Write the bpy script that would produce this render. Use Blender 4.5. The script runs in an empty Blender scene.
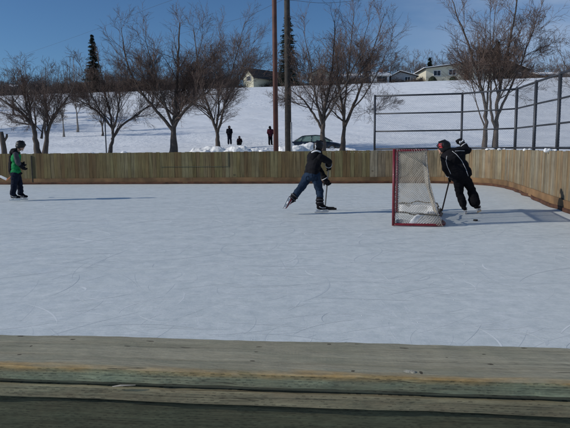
import bpy, math, random
import mathutils
from mathutils import Vector as V, Matrix, noise
from mathutils.bvhtree import BVHTree
R = math.radians
sc = bpy.context.scene
col = sc.collection

# ------------------------------------------------------------------ camera
F = 560.0
EYE = 1.26
PITCH = math.atan(66 / F)
ROLL = -0.01
cam_rot = Matrix.Rotation(R(90) - PITCH, 3, 'X') @ Matrix.Rotation(ROLL, 3, 'Z')
cam = bpy.data.cameras.new('camera'); cam_ob = bpy.data.objects.new('camera', cam); col.objects.link(cam_ob)
cam_ob.matrix_world = Matrix.Translation((0, 0, EYE)) @ cam_rot.to_4x4()
cam.sensor_width = 36; cam.lens = 36 * F / 570; cam.clip_start = .02; cam.clip_end = 2000
sc.camera = cam_ob

def ray(px, py): return cam_rot @ V((px - 285, 214 - py, -F))
def P(px, py, z=0.0):
    r = ray(px, py); return V((0, 0, EYE)) + r * ((z - EYE) / r.z)
def PD(px, py, d):
    r = ray(px, py); return V((0, 0, EYE)) + r * (d / r.y)

# ------------------------------------------------------------------ objects
def props(o, label=None, cat=None, group=None, kind=None):
    if label: o['label'] = label
    if cat: o['category'] = cat
    if group: o['group'] = group
    if kind: o['kind'] = kind
    return o
def thing(name, loc, label, cat, group=None, rz=0):
    o = bpy.data.objects.new(name, None); col.objects.link(o); o.location = loc; o.rotation_euler = (0, 0, rz)
    o.empty_display_size = .2
    return props(o, label, cat, group)
def origin(p):
    while p.parent: p = p.parent
    return V(p.location)
class MB:
    def __init__(s): s.v = []; s.f = []
    def add(s, vs, fs):
        n = len(s.v); s.v += [tuple(x) for x in vs]; s.f += [tuple(i + n for i in f) for f in fs]; return s
    def box(s, c, size, rot=None):
        c = V(c); h = V(size) / 2
        vs = [V((x * h.x, y * h.y, z * h.z)) for x in (-1, 1) for y in (-1, 1) for z in (-1, 1)]
        if rot is not None: vs = [rot @ a for a in vs]
        return s.add([c + a for a in vs], [(0, 1, 3, 2), (4, 6, 7, 5), (0, 4, 5, 1), (2, 3, 7, 6), (0, 2, 6, 4), (1, 5, 7, 3)])
    def tube(s, pts, rad, n=8, cap=True):
        pts = [V(p) for p in pts]
        if not isinstance(rad, (list, tuple)): rad = [rad] * len(pts)
        base = len(s.v); t = (pts[1] - pts[0]).normalized()
        a = t.orthogonal().normalized(); m = len(pts)
        for i, p in enumerate(pts):
            if 0 < i < m - 1: t = (pts[i + 1] - pts[i - 1])
            elif i: t = pts[i] - pts[i - 1]
            if t.length < 1e-9: t = V((0, 0, 1))
            t = t.normalized()
            a = (a - t * a.dot(t)); a = a.normalized() if a.length > 1e-6 else t.orthogonal().normalized()
            b = t.cross(a)
            for k in range(n):
                an = 2 * math.pi * k / n
                q = p + (a * math.cos(an) + b * math.sin(an)) * rad[i]
                s.v.append((q.x, q.y, q.z))
        for i in range(m - 1):
            for k in range(n):
                k2 = (k + 1) % n; o = base + i * n
                s.f.append((o + k, o + k2, o + n + k2, o + n + k))
        if cap:
            s.f.append(tuple(base + k for k in range(n - 1, -1, -1)))
            s.f.append(tuple(base + (m - 1) * n + k for k in range(n)))
        return s
    def capsule(s, p0, p1, r0, r1, n=12):
        p0 = V(p0); p1 = V(p1); d = p1 - p0; L = max(d.length, 1e-5); t = d / L
        pts = []; rr = []
        for k in range(5):
            an = math.pi / 2 * (k + .15) / 5.15; pts.append(p0 - t * r0 * math.cos(an)); rr.append(r0 * math.sin(an))
        for k in range(5):
            q = k / 4; pts.append(p0 + d * q); rr.append(r0 + (r1 - r0) * q)
        for k in range(4, -1, -1):
            an = math.pi / 2 * (k + .15) / 5.15; pts.append(p1 + t * r1 * math.cos(an)); rr.append(r1 * math.sin(an))
        return s.tube(pts, rr, n)
    def ell(s, c, rad, rot=None, nu=16, nv=10):
        c = V(c); vs = []; fs = []
        for j in range(nv + 1):
            th = math.pi * (j + .02) / (nv + .04)
            for i in range(nu):
                ph = 2 * math.pi * i / nu
                p = V((rad[0] * math.sin(th) * math.cos(ph), rad[1] * math.sin(th) * math.sin(ph), rad[2] * math.cos(th)))
                if rot is not None: p = rot @ p
                vs.append(c + p)
        for j in range(nv):
            for i in range(nu):
                i2 = (i + 1) % nu; fs.append((j * nu + i, (j + 1) * nu + i, (j + 1) * nu + i2, j * nu + i2))
        fs.append(tuple(range(nu))); fs.append(tuple(nv * nu + i for i in range(nu - 1, -1, -1)))
        return s.add(vs, fs)
    def prism(s, outline, y0, y1):      # outline in (x,z), extruded along y
        n = len(outline)
        vs = [(x, y0, z) for x, z in outline] + [(x, y1, z) for x, z in outline]
        fs = [tuple(range(n)), tuple(range(2 * n - 1, n - 1, -1))] + [(i, n + i, n + (i + 1) % n, (i + 1) % n) for i in range(n)]
        return s.add(vs, fs)
    def xform(s, M):
        s.v = [tuple(M @ V(p)) for p in s.v]; return s
def mesh(name, vs, fs, mat, smooth=False):
    me = bpy.data.meshes.new(name); me.from_pydata(vs, [], fs); me.update()
    if mat: me.materials.append(mat)
    if smooth: me.polygons.foreach_set('use_smooth', [True] * len(me.polygons))
    return me
def fixn(me):
    import bmesh
    bm = bmesh.new(); bm.from_mesh(me); bmesh.ops.recalc_face_normals(bm, faces=bm.faces); bm.to_mesh(me); bm.free()
def obj(name, mb, mat, parent=None, smooth=False, bevel=0, local=False, fix=True):
    off = V((0, 0, 0))
    if parent is not None and not local: off = origin(parent)
    vs = [(x - off.x, y - off.y, z - off.z) for x, y, z in mb.v]
    me = mesh(name, vs, mb.f, mat, smooth)
    if fix: fixn(me)
    o = bpy.data.objects.new(name, me); col.objects.link(o)
    if parent is not None: o.parent = parent
    if bevel:
        b = o.modifiers.new('bevel', 'BEVEL'); b.width = bevel; b.segments = 2; b.limit_method = 'ANGLE'
    return o
def remesh(name, mb, mat, parent, voxel=.012, wrinkle=0, wscale=9, smooth_it=3, seed=0):
    me = mesh(name + '_src', mb.v, mb.f, None); fixn(me)
    t = bpy.data.objects.new('t', me); col.objects.link(t)
    m = t.modifiers.new('r', 'REMESH'); m.mode = 'VOXEL'; m.voxel_size = voxel
    if smooth_it:
        s = t.modifiers.new('s', 'SMOOTH'); s.iterations = smooth_it; s.factor = .5
    dg = bpy.context.evaluated_depsgraph_get(); dg.update()
    ev = t.evaluated_get(dg); nm = bpy.data.meshes.new_from_object(ev)
    bpy.data.objects.remove(t); bpy.data.meshes.remove(me)
    off = origin(parent) if parent is not None else V()
    ns = [v.normal.copy() for v in nm.vertices]
    for v, n in zip(nm.vertices, ns):
        if wrinkle:
            q = V((v.co.x, v.co.y, v.co.z * 1.6)) * wscale + V((seed, seed * 2, 0))
            v.co += n * (wrinkle * noise.noise(q) + wrinkle * .5 * noise.noise(q * 2.3))
        v.co -= off
    nm.materials.clear(); nm.materials.append(mat)
    nm.polygons.foreach_set('use_smooth', [True] * len(nm.polygons)); nm.name = name
    o = bpy.data.objects.new(name, nm); col.objects.link(o)
    if parent is not None: o.parent = parent
    return o
def copytree(o, parent=None):
    c = o.copy(); col.objects.link(c)
    if parent is not None: c.parent = parent
    for ch in list(o.children): copytree(ch, c)
    return c

# ------------------------------------------------------------------ materials
def newmat(name):
    m = bpy.data.materials.new(name); m.use_nodes = True; nt = m.node_tree
    return m, nt, nt.nodes['Principled BSDF']
def N(nt, t, **k):
    n = nt.nodes.new(t)
    for a, b in k.items():
        if a in n.inputs: n.inputs[a].default_value = b
        else: setattr(n, a, b)
    return n
def ramp(nt, fac, stops):
    r = nt.nodes.new('ShaderNodeValToRGB'); e = r.color_ramp.elements
    while len(e) < len(stops): e.new(.5)
    for el, (p, c) in zip(e, stops):
        el.position = p; el.color = (c[0], c[1], c[2], 1) if not isinstance(c, (int, float)) else (c, c, c, 1)
    nt.links.new(fac, r.inputs[0]); return r
def mixc(nt, fac, a, b, mode='MIX'):
    m = nt.nodes.new('ShaderNodeMix'); m.data_type = 'RGBA'; m.blend_type = mode
    for i_, x in ((0, fac), (6, a), (7, b)):
        s = m.inputs[i_]
        if isinstance(x, bpy.types.NodeSocket): nt.links.new(x, s)
        elif isinstance(x, (int, float)): s.default_value = x if i_ == 0 else (x, x, x, 1)
        else: s.default_value = (x[0], x[1], x[2], 1)
    return m.outputs[2]
def mathn(nt, op, a, b=None, c=None):
    m = nt.nodes.new('ShaderNodeMath'); m.operation = op
    for i, x in enumerate((a, b, c)):
        if x is None: continue
        if isinstance(x, bpy.types.NodeSocket): nt.links.new(x, m.inputs[i])
        else: m.inputs[i].default_value = x
    return m.outputs[0]
def coords(nt, scale=(1, 1, 1), kind='Object', rot=(0, 0, 0)):
    tc = nt.nodes.new('ShaderNodeTexCoord'); mp = nt.nodes.new('ShaderNodeMapping')
    mp.inputs['Scale'].default_value = scale; mp.inputs['Rotation'].default_value = rot
    nt.links.new(tc.outputs[kind], mp.inputs[0]); return mp.outputs[0]
def noise_t(nt, vec, scale, detail=4, rough=.55, dist=0):
    n = nt.nodes.new('ShaderNodeTexNoise'); n.inputs['Scale'].default_value = scale
    n.inputs['Detail'].default_value = detail; n.inputs['Roughness'].default_value = rough; n.inputs['Distortion'].default_value = dist
    nt.links.new(vec, n.inputs['Vector']); return n.outputs['Fac']
def bump(nt, b, height, strength, dist):
    n = nt.nodes.new('ShaderNodeBump'); n.inputs['Strength'].default_value = strength; n.inputs['Distance'].default_value = dist
    nt.links.new(height, n.inputs['Height']); nt.links.new(n.outputs[0], b.inputs['Normal']); return n
def simple(name, c, rough=.6, var=.25, scale=6, bmp=0, metal=0, spec=.5, coat=0, bscale=None):
    m, nt, b = newmat(name)
    v = coords(nt); f = noise_t(nt, v, scale)
    lo = [x * (1 - var) for x in c]; hi = [min(1, x * (1 + var)) for x in c]
    r = ramp(nt, f, [(.3, lo), (.7, hi)]); nt.links.new(r.outputs[0], b.inputs['Base Color'])
    b.inputs['Roughness'].default_value = rough; b.inputs['Metallic'].default_value = metal
    b.inputs['Specular IOR Level'].default_value = spec; b.inputs['Coat Weight'].default_value = coat
    if bmp: bump(nt, b, noise_t(nt, v, bscale or scale * 6), .6, bmp)
    return m

# ice: milky, blue-grey, cloudy patches, fine scratches
def ice_mat():
    m, nt, b = newmat('rink_ice'); v = coords(nt)
    big = noise_t(nt, coords(nt, (.5, 1.4, 1)), .9, 5, .6, .6)
    mid = noise_t(nt, v, 7, 6, .65)
    base = ramp(nt, big, [(.28, (.55, .605, .60)), (.5, (.62, .67, .655)), (.72, (.69, .735, .72))]).outputs[0]
    fine = noise_t(nt, coords(nt, (1, 1.6, 1)), 26, 4, .7)
    base = mixc(nt, .40, base, ramp(nt, fine, [(.35, (.49, .55, .555)), (.66, (.83, .86, .85))]).outputs[0])
    c = mixc(nt, .5, base, ramp(nt, mid, [(.35, (.51, .57, .57)), (.68, (.77, .81, .79))]).outputs[0])
    hs = None
    for i, (sc_, rot, w, st) in enumerate((((1, .1, 1), .35, .010, .75), ((1, .12, 1), -.5, .008, .7), ((.12, 1, 1), .2, .009, .6), ((1, .2, 1), 1.15, .007, .6))):
        vv = coords(nt, sc_, rot=(0, 0, rot)); n = noise_t(nt, vv, 2.4 + i, 2, .4, 1.2)
        d = mathn(nt, 'ABSOLUTE', mathn(nt, 'SUBTRACT', n, .5))
        l = mathn(nt, 'LESS_THAN', d, w * .35)
        brk = mathn(nt, 'GREATER_THAN', noise_t(nt, v, 1.3 + i * .7, 2), .5)
        l = mathn(nt, 'MULTIPLY', l, brk)
        c = mixc(nt, mathn(nt, 'MULTIPLY', l, .16 * st), c, (.86, .88, .9) if i % 2 == 0 else (.52, .56, .6))
        hs = l if hs is None else mathn(nt, 'ADD', hs, l)
    for sc_, rot, sd_ in (((3.2, 16, 1), .5, 0), ((3.0, 14, 1), -.75, 1), ((2.2, 13, 1), .05, 2)):
        sf = noise_t(nt, coords(nt, sc_, rot=(0, 0, rot)), 1.7, 5, .72, .5); msk = noise_t(nt, v, .8 + .3 * sd_, 3)
        sf = mathn(nt, 'MULTIPLY', ramp(nt, sf, [(.56, 0), (.68, 1)]).outputs[0], ramp(nt, msk, [(.42, 0), (.6, 1)]).outputs[0])
        c = mixc(nt, mathn(nt, 'MULTIPLY', sf, .5), c, (.84, .87, .88))
    sp = noise_t(nt, v, 38, 3, .6); sm = mathn(nt, 'GREATER_THAN', sp, .71)
    c = mixc(nt, mathn(nt, 'MULTIPLY', sm, .6), c, (.82, .85, .88))
    nt.links.new(c, b.inputs['Base Color'])
    rr = ramp(nt, noise_t(nt, v, 3, 5), [(.3, .42), (.7, .75)]); nt.links.new(rr.outputs[0], b.inputs['Roughness'])
    b.inputs['Specular IOR Level'].default_value = .3
    h = mathn(nt, 'ADD', mathn(nt, 'MULTIPLY', mid, .6), mathn(nt, 'MULTIPLY', hs, -.05))
    bump(nt, b, h, .35, .02)
    return m
def snow_mat(name='snow', c=(.82, .85, .87), b1=.14, s1=2.2):
    m, nt, b = newmat(name); v = coords(nt)
    n1 = noise_t(nt, v, s1, 6, .6); n2 = noise_t(nt, coords(nt, (1, 1, 1)), .35, 4)
    cc = ramp(nt, n2, [(.3, [x * .9 for x in c]), (.7, c)]).outputs[0]
    cc = mixc(nt, ramp(nt, n1, [(.25, .35), (.5, 0)]).outputs[0], cc, [x * .8 for x in c])
    nt.links.new(cc, b.inputs['Base Color']); b.inputs['Roughness'].default_value = .8; b.inputs['Specular IOR Level'].default_value = .2
    b.inputs['Subsurface Weight'].default_value = 0
    msk = ramp(nt, noise_t(nt, coords(nt, (.05, .12, .1)), 1, 3, .6), [(.42, .12), (.62, 1)]).outputs[0]
    low = noise_t(nt, coords(nt, (.25, .5, .4)), 1, 3, .5)
    bump(nt, b, mathn(nt, 'ADD', mathn(nt, 'MULTIPLY', n1, msk), mathn(nt, 'MULTIPLY', low, 2.5)), .8, b1); return m
def plank_mat(name, cols, along=2, dark=.34, wear=.3, gap=False):
    m, nt, b = newmat(name)
    g = nt.nodes.new('ShaderNodeNewGeometry'); rnd = g.outputs['Random Per Island']
    base = ramp(nt, rnd, [(i / max(1, len(cols) - 1) * .98, c) for i, c in enumerate(cols)]); base.color_ramp.interpolation = 'LINEAR'
    s = [30, 30, 30]; s[along] = 1.2
    tc = nt.nodes.new('ShaderNodeTexCoord'); cb = nt.nodes.new('ShaderNodeCombineXYZ')
    nt.links.new(mathn(nt, 'MULTIPLY', rnd, 37.0), cb.inputs[along])
    ad = nt.nodes.new('ShaderNodeVectorMath'); nt.links.new(tc.outputs['Object'], ad.inputs[0]); nt.links.new(cb.outputs[0], ad.inputs[1])
    mp = nt.nodes.new('ShaderNodeMapping'); mp.inputs['Scale'].default_value = s; nt.links.new(ad.outputs[0], mp.inputs[0])
    gr = noise_t(nt, mp.outputs[0], 1, 5, .65)
    c = mixc(nt, 1, base.outputs[0], ramp(nt, gr, [(.30, dark), (.48, .95), (.66, 1.3)]).outputs[0], 'MULTIPLY')
    st = noise_t(nt, ad.outputs[0], 1.7, 4, .6)
    c = mixc(nt, ramp(nt, st, [(.45, 0), (.75, wear)]).outputs[0], c, (.07, .06, .05))
    vo = nt.nodes.new('ShaderNodeTexVoronoi'); vo.inputs['Scale'].default_value = 1; nt.links.new(coords(nt, (1.3, 1.3, 1.9)), vo.inputs['Vector'])
    pm = mathn(nt, 'LESS_THAN', mathn(nt, 'ADD', vo.outputs['Distance'], mathn(nt, 'MULTIPLY', noise_t(nt, coords(nt), 9, 2), .10)), .11)
    c = mixc(nt, mathn(nt, 'MULTIPLY', pm, .55), c, (.035, .032, .028))
    low_ = noise_t(nt, coords(nt, (.35, .35, 1.4)), 1, 4, .6); c = mixc(nt, ramp(nt, low_, [(.4, .0), (.68, .38)]).outputs[0], c, (.10, .065, .035))
    nt.links.new(c, b.inputs['Base Color']); b.inputs['Roughness'].default_value = .85; b.inputs['Specular IOR Level'].default_value = .2
    bump(nt, b, gr, .5, .006); return m

M = {}
M['ice'] = ice_mat()
M['snow'] = snow_mat(); M['snow_lump'] = snow_mat('lumpy_snow', (.88, .90, .91), .08, 5)
M['plank'] = plank_mat('board_planks', [(.155, .125, .056), (.185, .15, .07), (.13, .085, .040), (.19, .165, .085), (.16, .135, .062), (.20, .18, .105), (.145, .10, .048), (.175, .155, .075)])
M['plank_grey'] = plank_mat('weathered_planks', [(.23, .195, .125), (.27, .235, .16), (.24, .165, .085), (.20, .18, .13), (.29, .255, .185), (.20, .16, .10), (.25, .175, .10), (.25, .22, .16)], wear=.6)
M['kick'] = simple('kick_board_wood', (.165, .095, .042), .85, .5, 1.6, .005)
M['kick_dirt'] = simple('muddy_ice_edge', (.075, .030, .014), .9, .5, 5)
M['rail'] = simple('top_rail_wood', (.10, .115, .09), .85, .3, 3, .004)
M['steel'] = simple('dark_fence_steel', (.045, .05, .06), .5, .2, 8, metal=.4)
M['wire'] = simple('fence_wire', (.20, .21, .23), .5, .2, 4, metal=.5)
M['red'] = simple('red_goal_paint', (.15, .008, .017), .45, .3, 12, coat=.15)
M['net'] = simple('goal_netting', (.36, .33, .28), .9, .3, 5)
M['skirt'] = simple('white_canvas', (.62, .63, .64), .9, .15, 6, .01)
M['rust'] = simple('rusty_pole_paint', (.085, .030, .02), .7, .35, 3, .002)
M['pole'] = simple('weathered_utility_pole', (.042, .037, .031), .9, .4, 4, .01, bscale=30)
M['polemetal'] = simple('pale_pole_metal', (.35, .37, .4), .5, .1, 5, metal=.5)
M['bark'] = simple('bark', (.075, .06, .05), .9, .35, 4, .03, bscale=14)
M['twig'] = simple('twigs', (.105, .072, .058), .9, .25, 2)
M['twigfar'] = simple('far_twigs', (.105, .082, .072), .9, .25, 2)
M['birch'] = simple('pale_bark', (.26, .23, .2), .9, .3, 3)
M['needle'] = simple('spruce_needles', (.018, .032, .022), .9, .4, 2)
M['brush'] = simple('brush_twigs', (.05, .038, .03), .9, .3, 1)
M['shrub'] = simple('evergreen_shrub', (.03, .04, .022), .9, .4, 3)
M['skin'] = simple('skin', (.42, .25, .18), .55, .08, 9)
M['black'] = simple('black_nylon', (.0085, .0085, .011), .85, .3, 10, spec=.12)
M['blackgloss'] = simple('black_helmet_plastic', (.009, .009, .011), .4, .2, 10, spec=.3)
M['navy'] = simple('navy_trousers', (.009, .012, .024), .9, .3, 10, spec=.12)
M['green'] = simple('green_jacket', (.011, .21, .065), .8, .2, 9, spec=.15)
M['grey'] = simple('grey_sleeve', (.065, .065, .075), .85, .2, 9, spec=.15)
M['white'] = simple('white_trim', (.62, .63, .65), .5, .1, 9)
M['redlogo'] = simple('red_emblem', (.42, .02, .03), .5, .1, 9)
M['maroon'] = simple('maroon_coat', (.085, .02, .032), .9, .3, 9, spec=.12)
M['steelblade'] = simple('skate_steel', (.55, .57, .6), .25, .05, 9, metal=1)
M['tape'] = simple('black_tape', (.015, .015, .015), .9, .2, 30)
M['stickwood'] = simple('stick_shaft', (.17, .16, .15), .5, .2, 9)
M['orange'] = simple('orange_stick_paint', (.45, .13, .03), .5, .1, 9)
M['eye'] = simple('eye', (.02, .015, .012), .2, .05, 9)
M['lip'] = simple('lips', (.3, .12, .1), .5, .05, 9)
M['hair'] = simple('brown_hair', (.045, .028, .018), .8, .3, 30)
M['puck'] = simple('puck_rubber', (.012, .012, .012), .7, .2, 9)
M['carpaint'] = simple('dark_blue_car_paint', (.012, .016, .024), .22, .1, 2, coat=.8)
M['tyre'] = simple('tyre_rubber', (.015, .015, .015), .9, .2, 9)
M['alloy'] = simple('wheel_alloy', (.35, .36, .38), .35, .1, 9, metal=.9)
M['lamp'] = simple('lamp_lens', (.5, .5, .5), .15, .1, 9)
M['taillamp'] = simple('tail_lens', (.3, .01, .01), .2, .1, 9)
def glass(name, c, tr=.6):
    m, nt, b = newmat(name); b.inputs['Base Color'].default_value = (*c, 1); b.inputs['Roughness'].default_value = .06
    b.inputs['Transmission Weight'].default_value = tr; b.inputs['IOR'].default_value = 1.2
    n = noise_t(nt, coords(nt), 2); bump(nt, b, n, .1, .01); return m
M['carglass'] = glass('car_glass', (.26, .38, .35), .6)
M['window'] = glass('window_glass', (.035, .05, .065), 0)
M['cream'] = simple('cream_siding', (.60, .57, .45), .8, .06, 1)
M['cream2'] = simple('pale_yellow_siding', (.58, .56, .43), .8, .06, 1)
M['tan'] = simple('tan_siding', (.20, .17, .13), .8, .12, 1)
M['greyhouse'] = simple('grey_siding', (.42, .43, .44), .8, .1, 1)
M['whitehouse'] = simple('white_siding', (.62, .63, .64), .8, .08, 1)
M['brownhouse'] = simple('brown_siding', (.13, .095, .07), .8, .15, 1)
M['roof'] = simple('dark_shingles', (.05, .047, .045), .95, .3, 4, .01)
M['trim'] = simple('white_house_trim', (.65, .65, .65), .6, .05, 4)
M['door'] = simple('brown_house_door', (.19, .085, .035), .6, .1, 4)
M['brick'] = simple('chimney_brick', (.2, .1, .07), .9, .3, 8)
M['doorgrey'] = simple('garage_door', (.50, .56, .55), .6, .05, 2)

# ------------------------------------------------------------------ rink layout
back_l = P(0, 184.5); back_r = P(460, 183)
k = (back_r.y - back_l.y) / (back_r.x - back_l.x)
path = [V((x, back_l.y + (x - back_l.x) * k, 0)) for x in (-24, -16, -9, -4, 0, 3, 4.6)]
path += [V(p) for p in ((5.5, 19.15, 0), (6.2, 18.6, 0), (6.56, 17.7, 0), (6.62, 16.7, 0), (6.42, 15.5, 0), (6.0, 13.6, 0), (5.52, 11.5, 0), (5.1, 9.0, 0), (4.7, 6.5, 0), (4.4, 4.0, 0), (4.25, 2.2, 0))]
def catmull(pts, sub=10):
    out = []
    q = [pts[0] * 2 - pts[1]] + pts + [pts[-1] * 2 - pts[-2]]
    for i in range(1, len(q) - 2):
        for s in range(sub):
            t = s / sub; a, b, c, d = q[i - 1], q[i], q[i + 1], q[i + 2]
            out.append(.5 * ((2 * b) + (c - a) * t + (2 * a - 5 * b + 4 * c - d) * t * t + (3 * b - a - 3 * c + d) * t ** 3))
    out.append(pts[-1]); return out
wall = catmull(path, 12)
# arc-length resample
def resample(pts, step):
    out = [pts[0]]; acc = 0; 
    for a, b in zip(pts, pts[1:]):
        L = (b - a).length; t = 0
        while acc + (L - t) >= step:
            t += step - acc; acc = 0; out.append(a + (b - a) * (t / L))
        acc += L - t
    return out
def normal_at(pts, i):
    a = pts[max(0, i - 1)]; b = pts[min(len(pts) - 1, i + 1)]; t = (b - a).normalized()
    return V((-t.y, t.x, 0))        # points outward (away from the ice) for this path direction
poly = [(p.x, p.y) for p in wall] + [(4.2, .4), (-24, .4)]
def inside(x, y):
    c = False; n = len(poly); j = n - 1
    for i in range(n):
        xi, yi = poly[i]; xj, yj = poly[j]
        if (yi > y) != (yj > y) and x < (xj - xi) * (y - yi) / (yj - yi) + xi: c = not c
        j = i
    return c
def dist_poly(x, y):
    return min(((x - px) ** 2 + (y - py) ** 2) for px, py in poly) ** .5
prof = [(-999, .0), (0, .0), (18, .55), (24, .62), (30, .66), (40, .74), (47, .82), (52, 1.62), (60, 3.05), (70, 5.0), (80, 7.1), (95, 10.4), (104, 12.3), (111, 13.2), (118, 13.5), (5000, 13.5)]
def terr(x, y):
    for (a, za), (b, zb) in zip(prof, prof[1:]):
        if a <= y < b:
            t = (y - a) / (b - a); z = za + (zb - za) * t; break
    w = min(1, max(0, (y - 40) / 40)); xx = max(-120, min(120, x))
    z *= 1 + .0017 * xx * w
    z += noise.noise(V((x * .05, y * .05, 1))) * .5 * min(1, max(0, (y - 50) / 30)) * (1 if y < 104 else .2)
    z += noise.noise(V((x * .3, y * .5, 4))) * .06
    if 20 < y < 60: z += noise.noise(V((x * .16, y * .35, 9))) * .09
    return z

# ice sheet
ip = [(p.x, p.y, 0) for p in wall] + [(4.2, .4, 0), (-24, .4, 0)]
m = MB(); m.add(ip, [tuple(range(len(ip)))])
ice = obj('ice', m, M['ice']); props(ice, kind='structure')

# snow ground
ys = [-600, -200, -60, -20, -8, -3, 0]; y = .5
while y < 60: ys.append(y); y += .4
while y < 122: ys.append(y); y += .9
ys += [126, 132, 140, 155, 180, 220, 300, 450, 700, 1200]
xs = []; x = -75.0
while x <= 75: xs.append(x); x += .6
xs = [-900, -500, -300, -200, -150, -120, -100, -85] + xs + [85, 100, 120, 150, 200, 300, 500, 900]
vs = []; fs = []
for y in ys:
    for x in xs:
        z = terr(x, y)
        if -26 < x < 8 and -1 < y < 24:
            if inside(x, y) or dist_poly(x, y) < .72: z = -.12
        if y < 0 and abs(x) < 60: z = -.05
        vs.append((x, y, z))
nx = len(xs)
for j in range(len(ys) - 1):
    for i in range(nx - 1): fs.append((j * nx + i, j * nx + i + 1, (j + 1) * nx + i + 1, (j + 1) * nx + i))
m = MB(); m.v = vs; m.f = fs
g = obj('snowy_ground', m, M['snow'], smooth=True); props(g, kind='structure')

# skate marks on the ice: shallow frosty cuts
rs = random.Random(4)
mk = MB()
def inrink(x, y): return -20 < x < 5 and .9 < y < 19 and inside(x, y) and dist_poly(x, y) > .4
for i in range(1500):
    d = 1.3 + 13 * rs.random() ** 1.8; x0 = (rs.random() * 1.2 - .6) * d * 1.02; a = rs.gauss(0, .55) + (math.pi if rs.random() < .5 else 0)
    if rs.random() < .4: a = rs.random() * 6.28
    L = rs.uniform(.08, 1.3) * (.35 + d / 9); cu = rs.gauss(0, .9) / max(.4, L); w = (rs.uniform(.002, .012) if rs.random() < .3 else rs.uniform(.001, .004)) * (.22 + d / 7)
    n = 12; pts = []; x, y = x0, d
    for s in range(n):
        pts.append((x, y)); x += math.cos(a) * L / n; y += math.sin(a) * L / n; a += cu * L / n
    if not all(inrink(*p) for p in pts): continue
    vs = []
    for s, (x, y) in enumerate(pts):
        q = pts[min(n - 1, s + 1)]; p_ = pts[max(0, s - 1)]; t = V((q[0] - p_[0], q[1] - p_[1])).normalized(); ww = w * math.sin(math.pi * (s + .3) / (n - .4)) * (0.6 + rs.random() * .8)
        vs += [(x - t.y * ww, y + t.x * ww, .0003 + i * 5e-7), (x + t.y * ww, y - t.x * ww, .0003 + i * 5e-7)]
    mk.add(vs, [(2 * s, 2 * s + 1, 2 * s + 3, 2 * s + 2) for s in range(n - 1)])
mm, nt, b = newmat('frosty_skate_cut'); v = coords(nt)
gi = nt.nodes.new('ShaderNodeNewGeometry')
c = ramp(nt, gi.outputs['Random Per Island'], [(.0, (.53, .585, .60)), (.42, (.60, .65, .655)), (.5, (.68, .725, .72)), (1, (.79, .825, .82))]).outputs[0]
nt.links.new(c, b.inputs['Base Color']); b.inputs['Roughness'].default_value = .7
o = obj('skate_marks', mk, mm); props(o, 'thin curved skate cuts scratched across the grey ice', 'skate marks', kind='stuff')
# snow crumbs on ice
cr = MB()
for i in range(420):
    d = 1.2 + 15 * rs.random() ** 1.5; x0 = (rs.random() * 1.2 - .6) * d
    if noise.noise(V((x0 * .5, d * .5, 2))) < -.05 or not inrink(x0, d): continue
    s = rs.uniform(.0012, .004) * (.5 + d / 10); cr.ell((x0, d, s * .3), (s * rs.uniform(.8, 2), s, s * .6), nu=5, nv=3)
o = obj('ice_shavings', cr, M['snow_lump'], smooth=True); props(o, 'tiny crumbs of scraped snow scattered over the ice', 'ice shavings', kind='stuff')

# ------------------------------------------------------------------ far boards
BH = 1.15
bw = thing('rink_boards', (0, 19.8, 0), 'vertical wooden plank boards curving round the far side of the rink', 'rink boards')
rb = random.Random(7)
pts = resample(wall, .135)
def plank_run(i0, i1, z0, z1fn, off):
    mb = MB()
    for i in range(i0, i1):
        a = pts[i]; b_ = pts[i + 1]; t = (b_ - a).normalized(); n = V((-t.y, t.x, 0)); L = (b_ - a).length - .005
        c = (a + b_) / 2 + n * (.02 + off + rb.uniform(-.002, .003)); z1 = z1fn(i)
        rot = Matrix(((t.x, n.x, 0), (t.y, n.y, 0), (0, 0, 1)))
        mb.box(c + V((0, 0, (z0 + z1) / 2)), (L, .03, z1 - z0), rot)
    return mb
split = next(i for i, p in enumerate(pts) if p.x > 2.9 and p.y > 15)
jt = lambda i: BH + rb.uniform(-.014, .006)
o = obj('plank_panel', plank_run(0, split, .16, jt, .0), M['plank'], bw)
o = obj('plank_panel', plank_run(split, len(pts) - 1, .16, jt, .0), M['plank_grey'], bw); o['label'] = 'grey and orange weathered planks round the corner'
def strip(path_pts, n_off0, n_off1, z0, z1, step=1, wob=0):
    mb = MB(); q = path_pts[::step]; vs = []
    for i, p in enumerate(q):
        n = normal_at(q, i); w = wob * noise.noise(p * 1.5)
        for (o_, z) in ((n_off0 + w, z0), (n_off1, z0), (n_off1, z1 + w * .3), (n_off0 + w, z1 + w * .3)):
            r_ = p + n * o_; vs.append((r_.x, r_.y, z))
    f = []
    for i in range(len(q) - 1):
        for k_ in range(4):
            k2 = (k_ + 1) % 4; f.append((i * 4 + k_, i * 4 + k2, i * 4 + 4 + k2, i * 4 + 4 + k_))
    f += [(0, 1, 2, 3), tuple((len(q) - 1) * 4 + k_ for k_ in (3, 2, 1, 0))]
    return mb.add(vs, f)
kb = MB()
for i in range(0, len(pts) - 3, 22):
    e = min(len(pts) - 1, i + 22); sg_ = pts[i:e + 1]; sg_[-1] = sg_[-1].lerp(sg_[-2], .04); m_ = strip(sg_, -.022 + rb.uniform(-.004, .004), .004, .035, .222 + rb.uniform(-.008, .008), 1, .0); kb.add(m_.v, m_.f)
obj('kick_board', kb, M['kick'], bw)
obj('dirt_strip', strip(pts, -.055, .001, -.01, .075, 1, .07), M['kick_dirt'], bw, smooth=True)
obj('light_block_sheet', strip(pts, .042, .055, .12, BH - .08, 2), M['pole'], bw)  # added sheet, keeps light from showing through the plank gaps
obj('top_rail', strip(pts, .057, .135, BH - .05, BH - .012, 2), M['rail'], bw)
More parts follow.
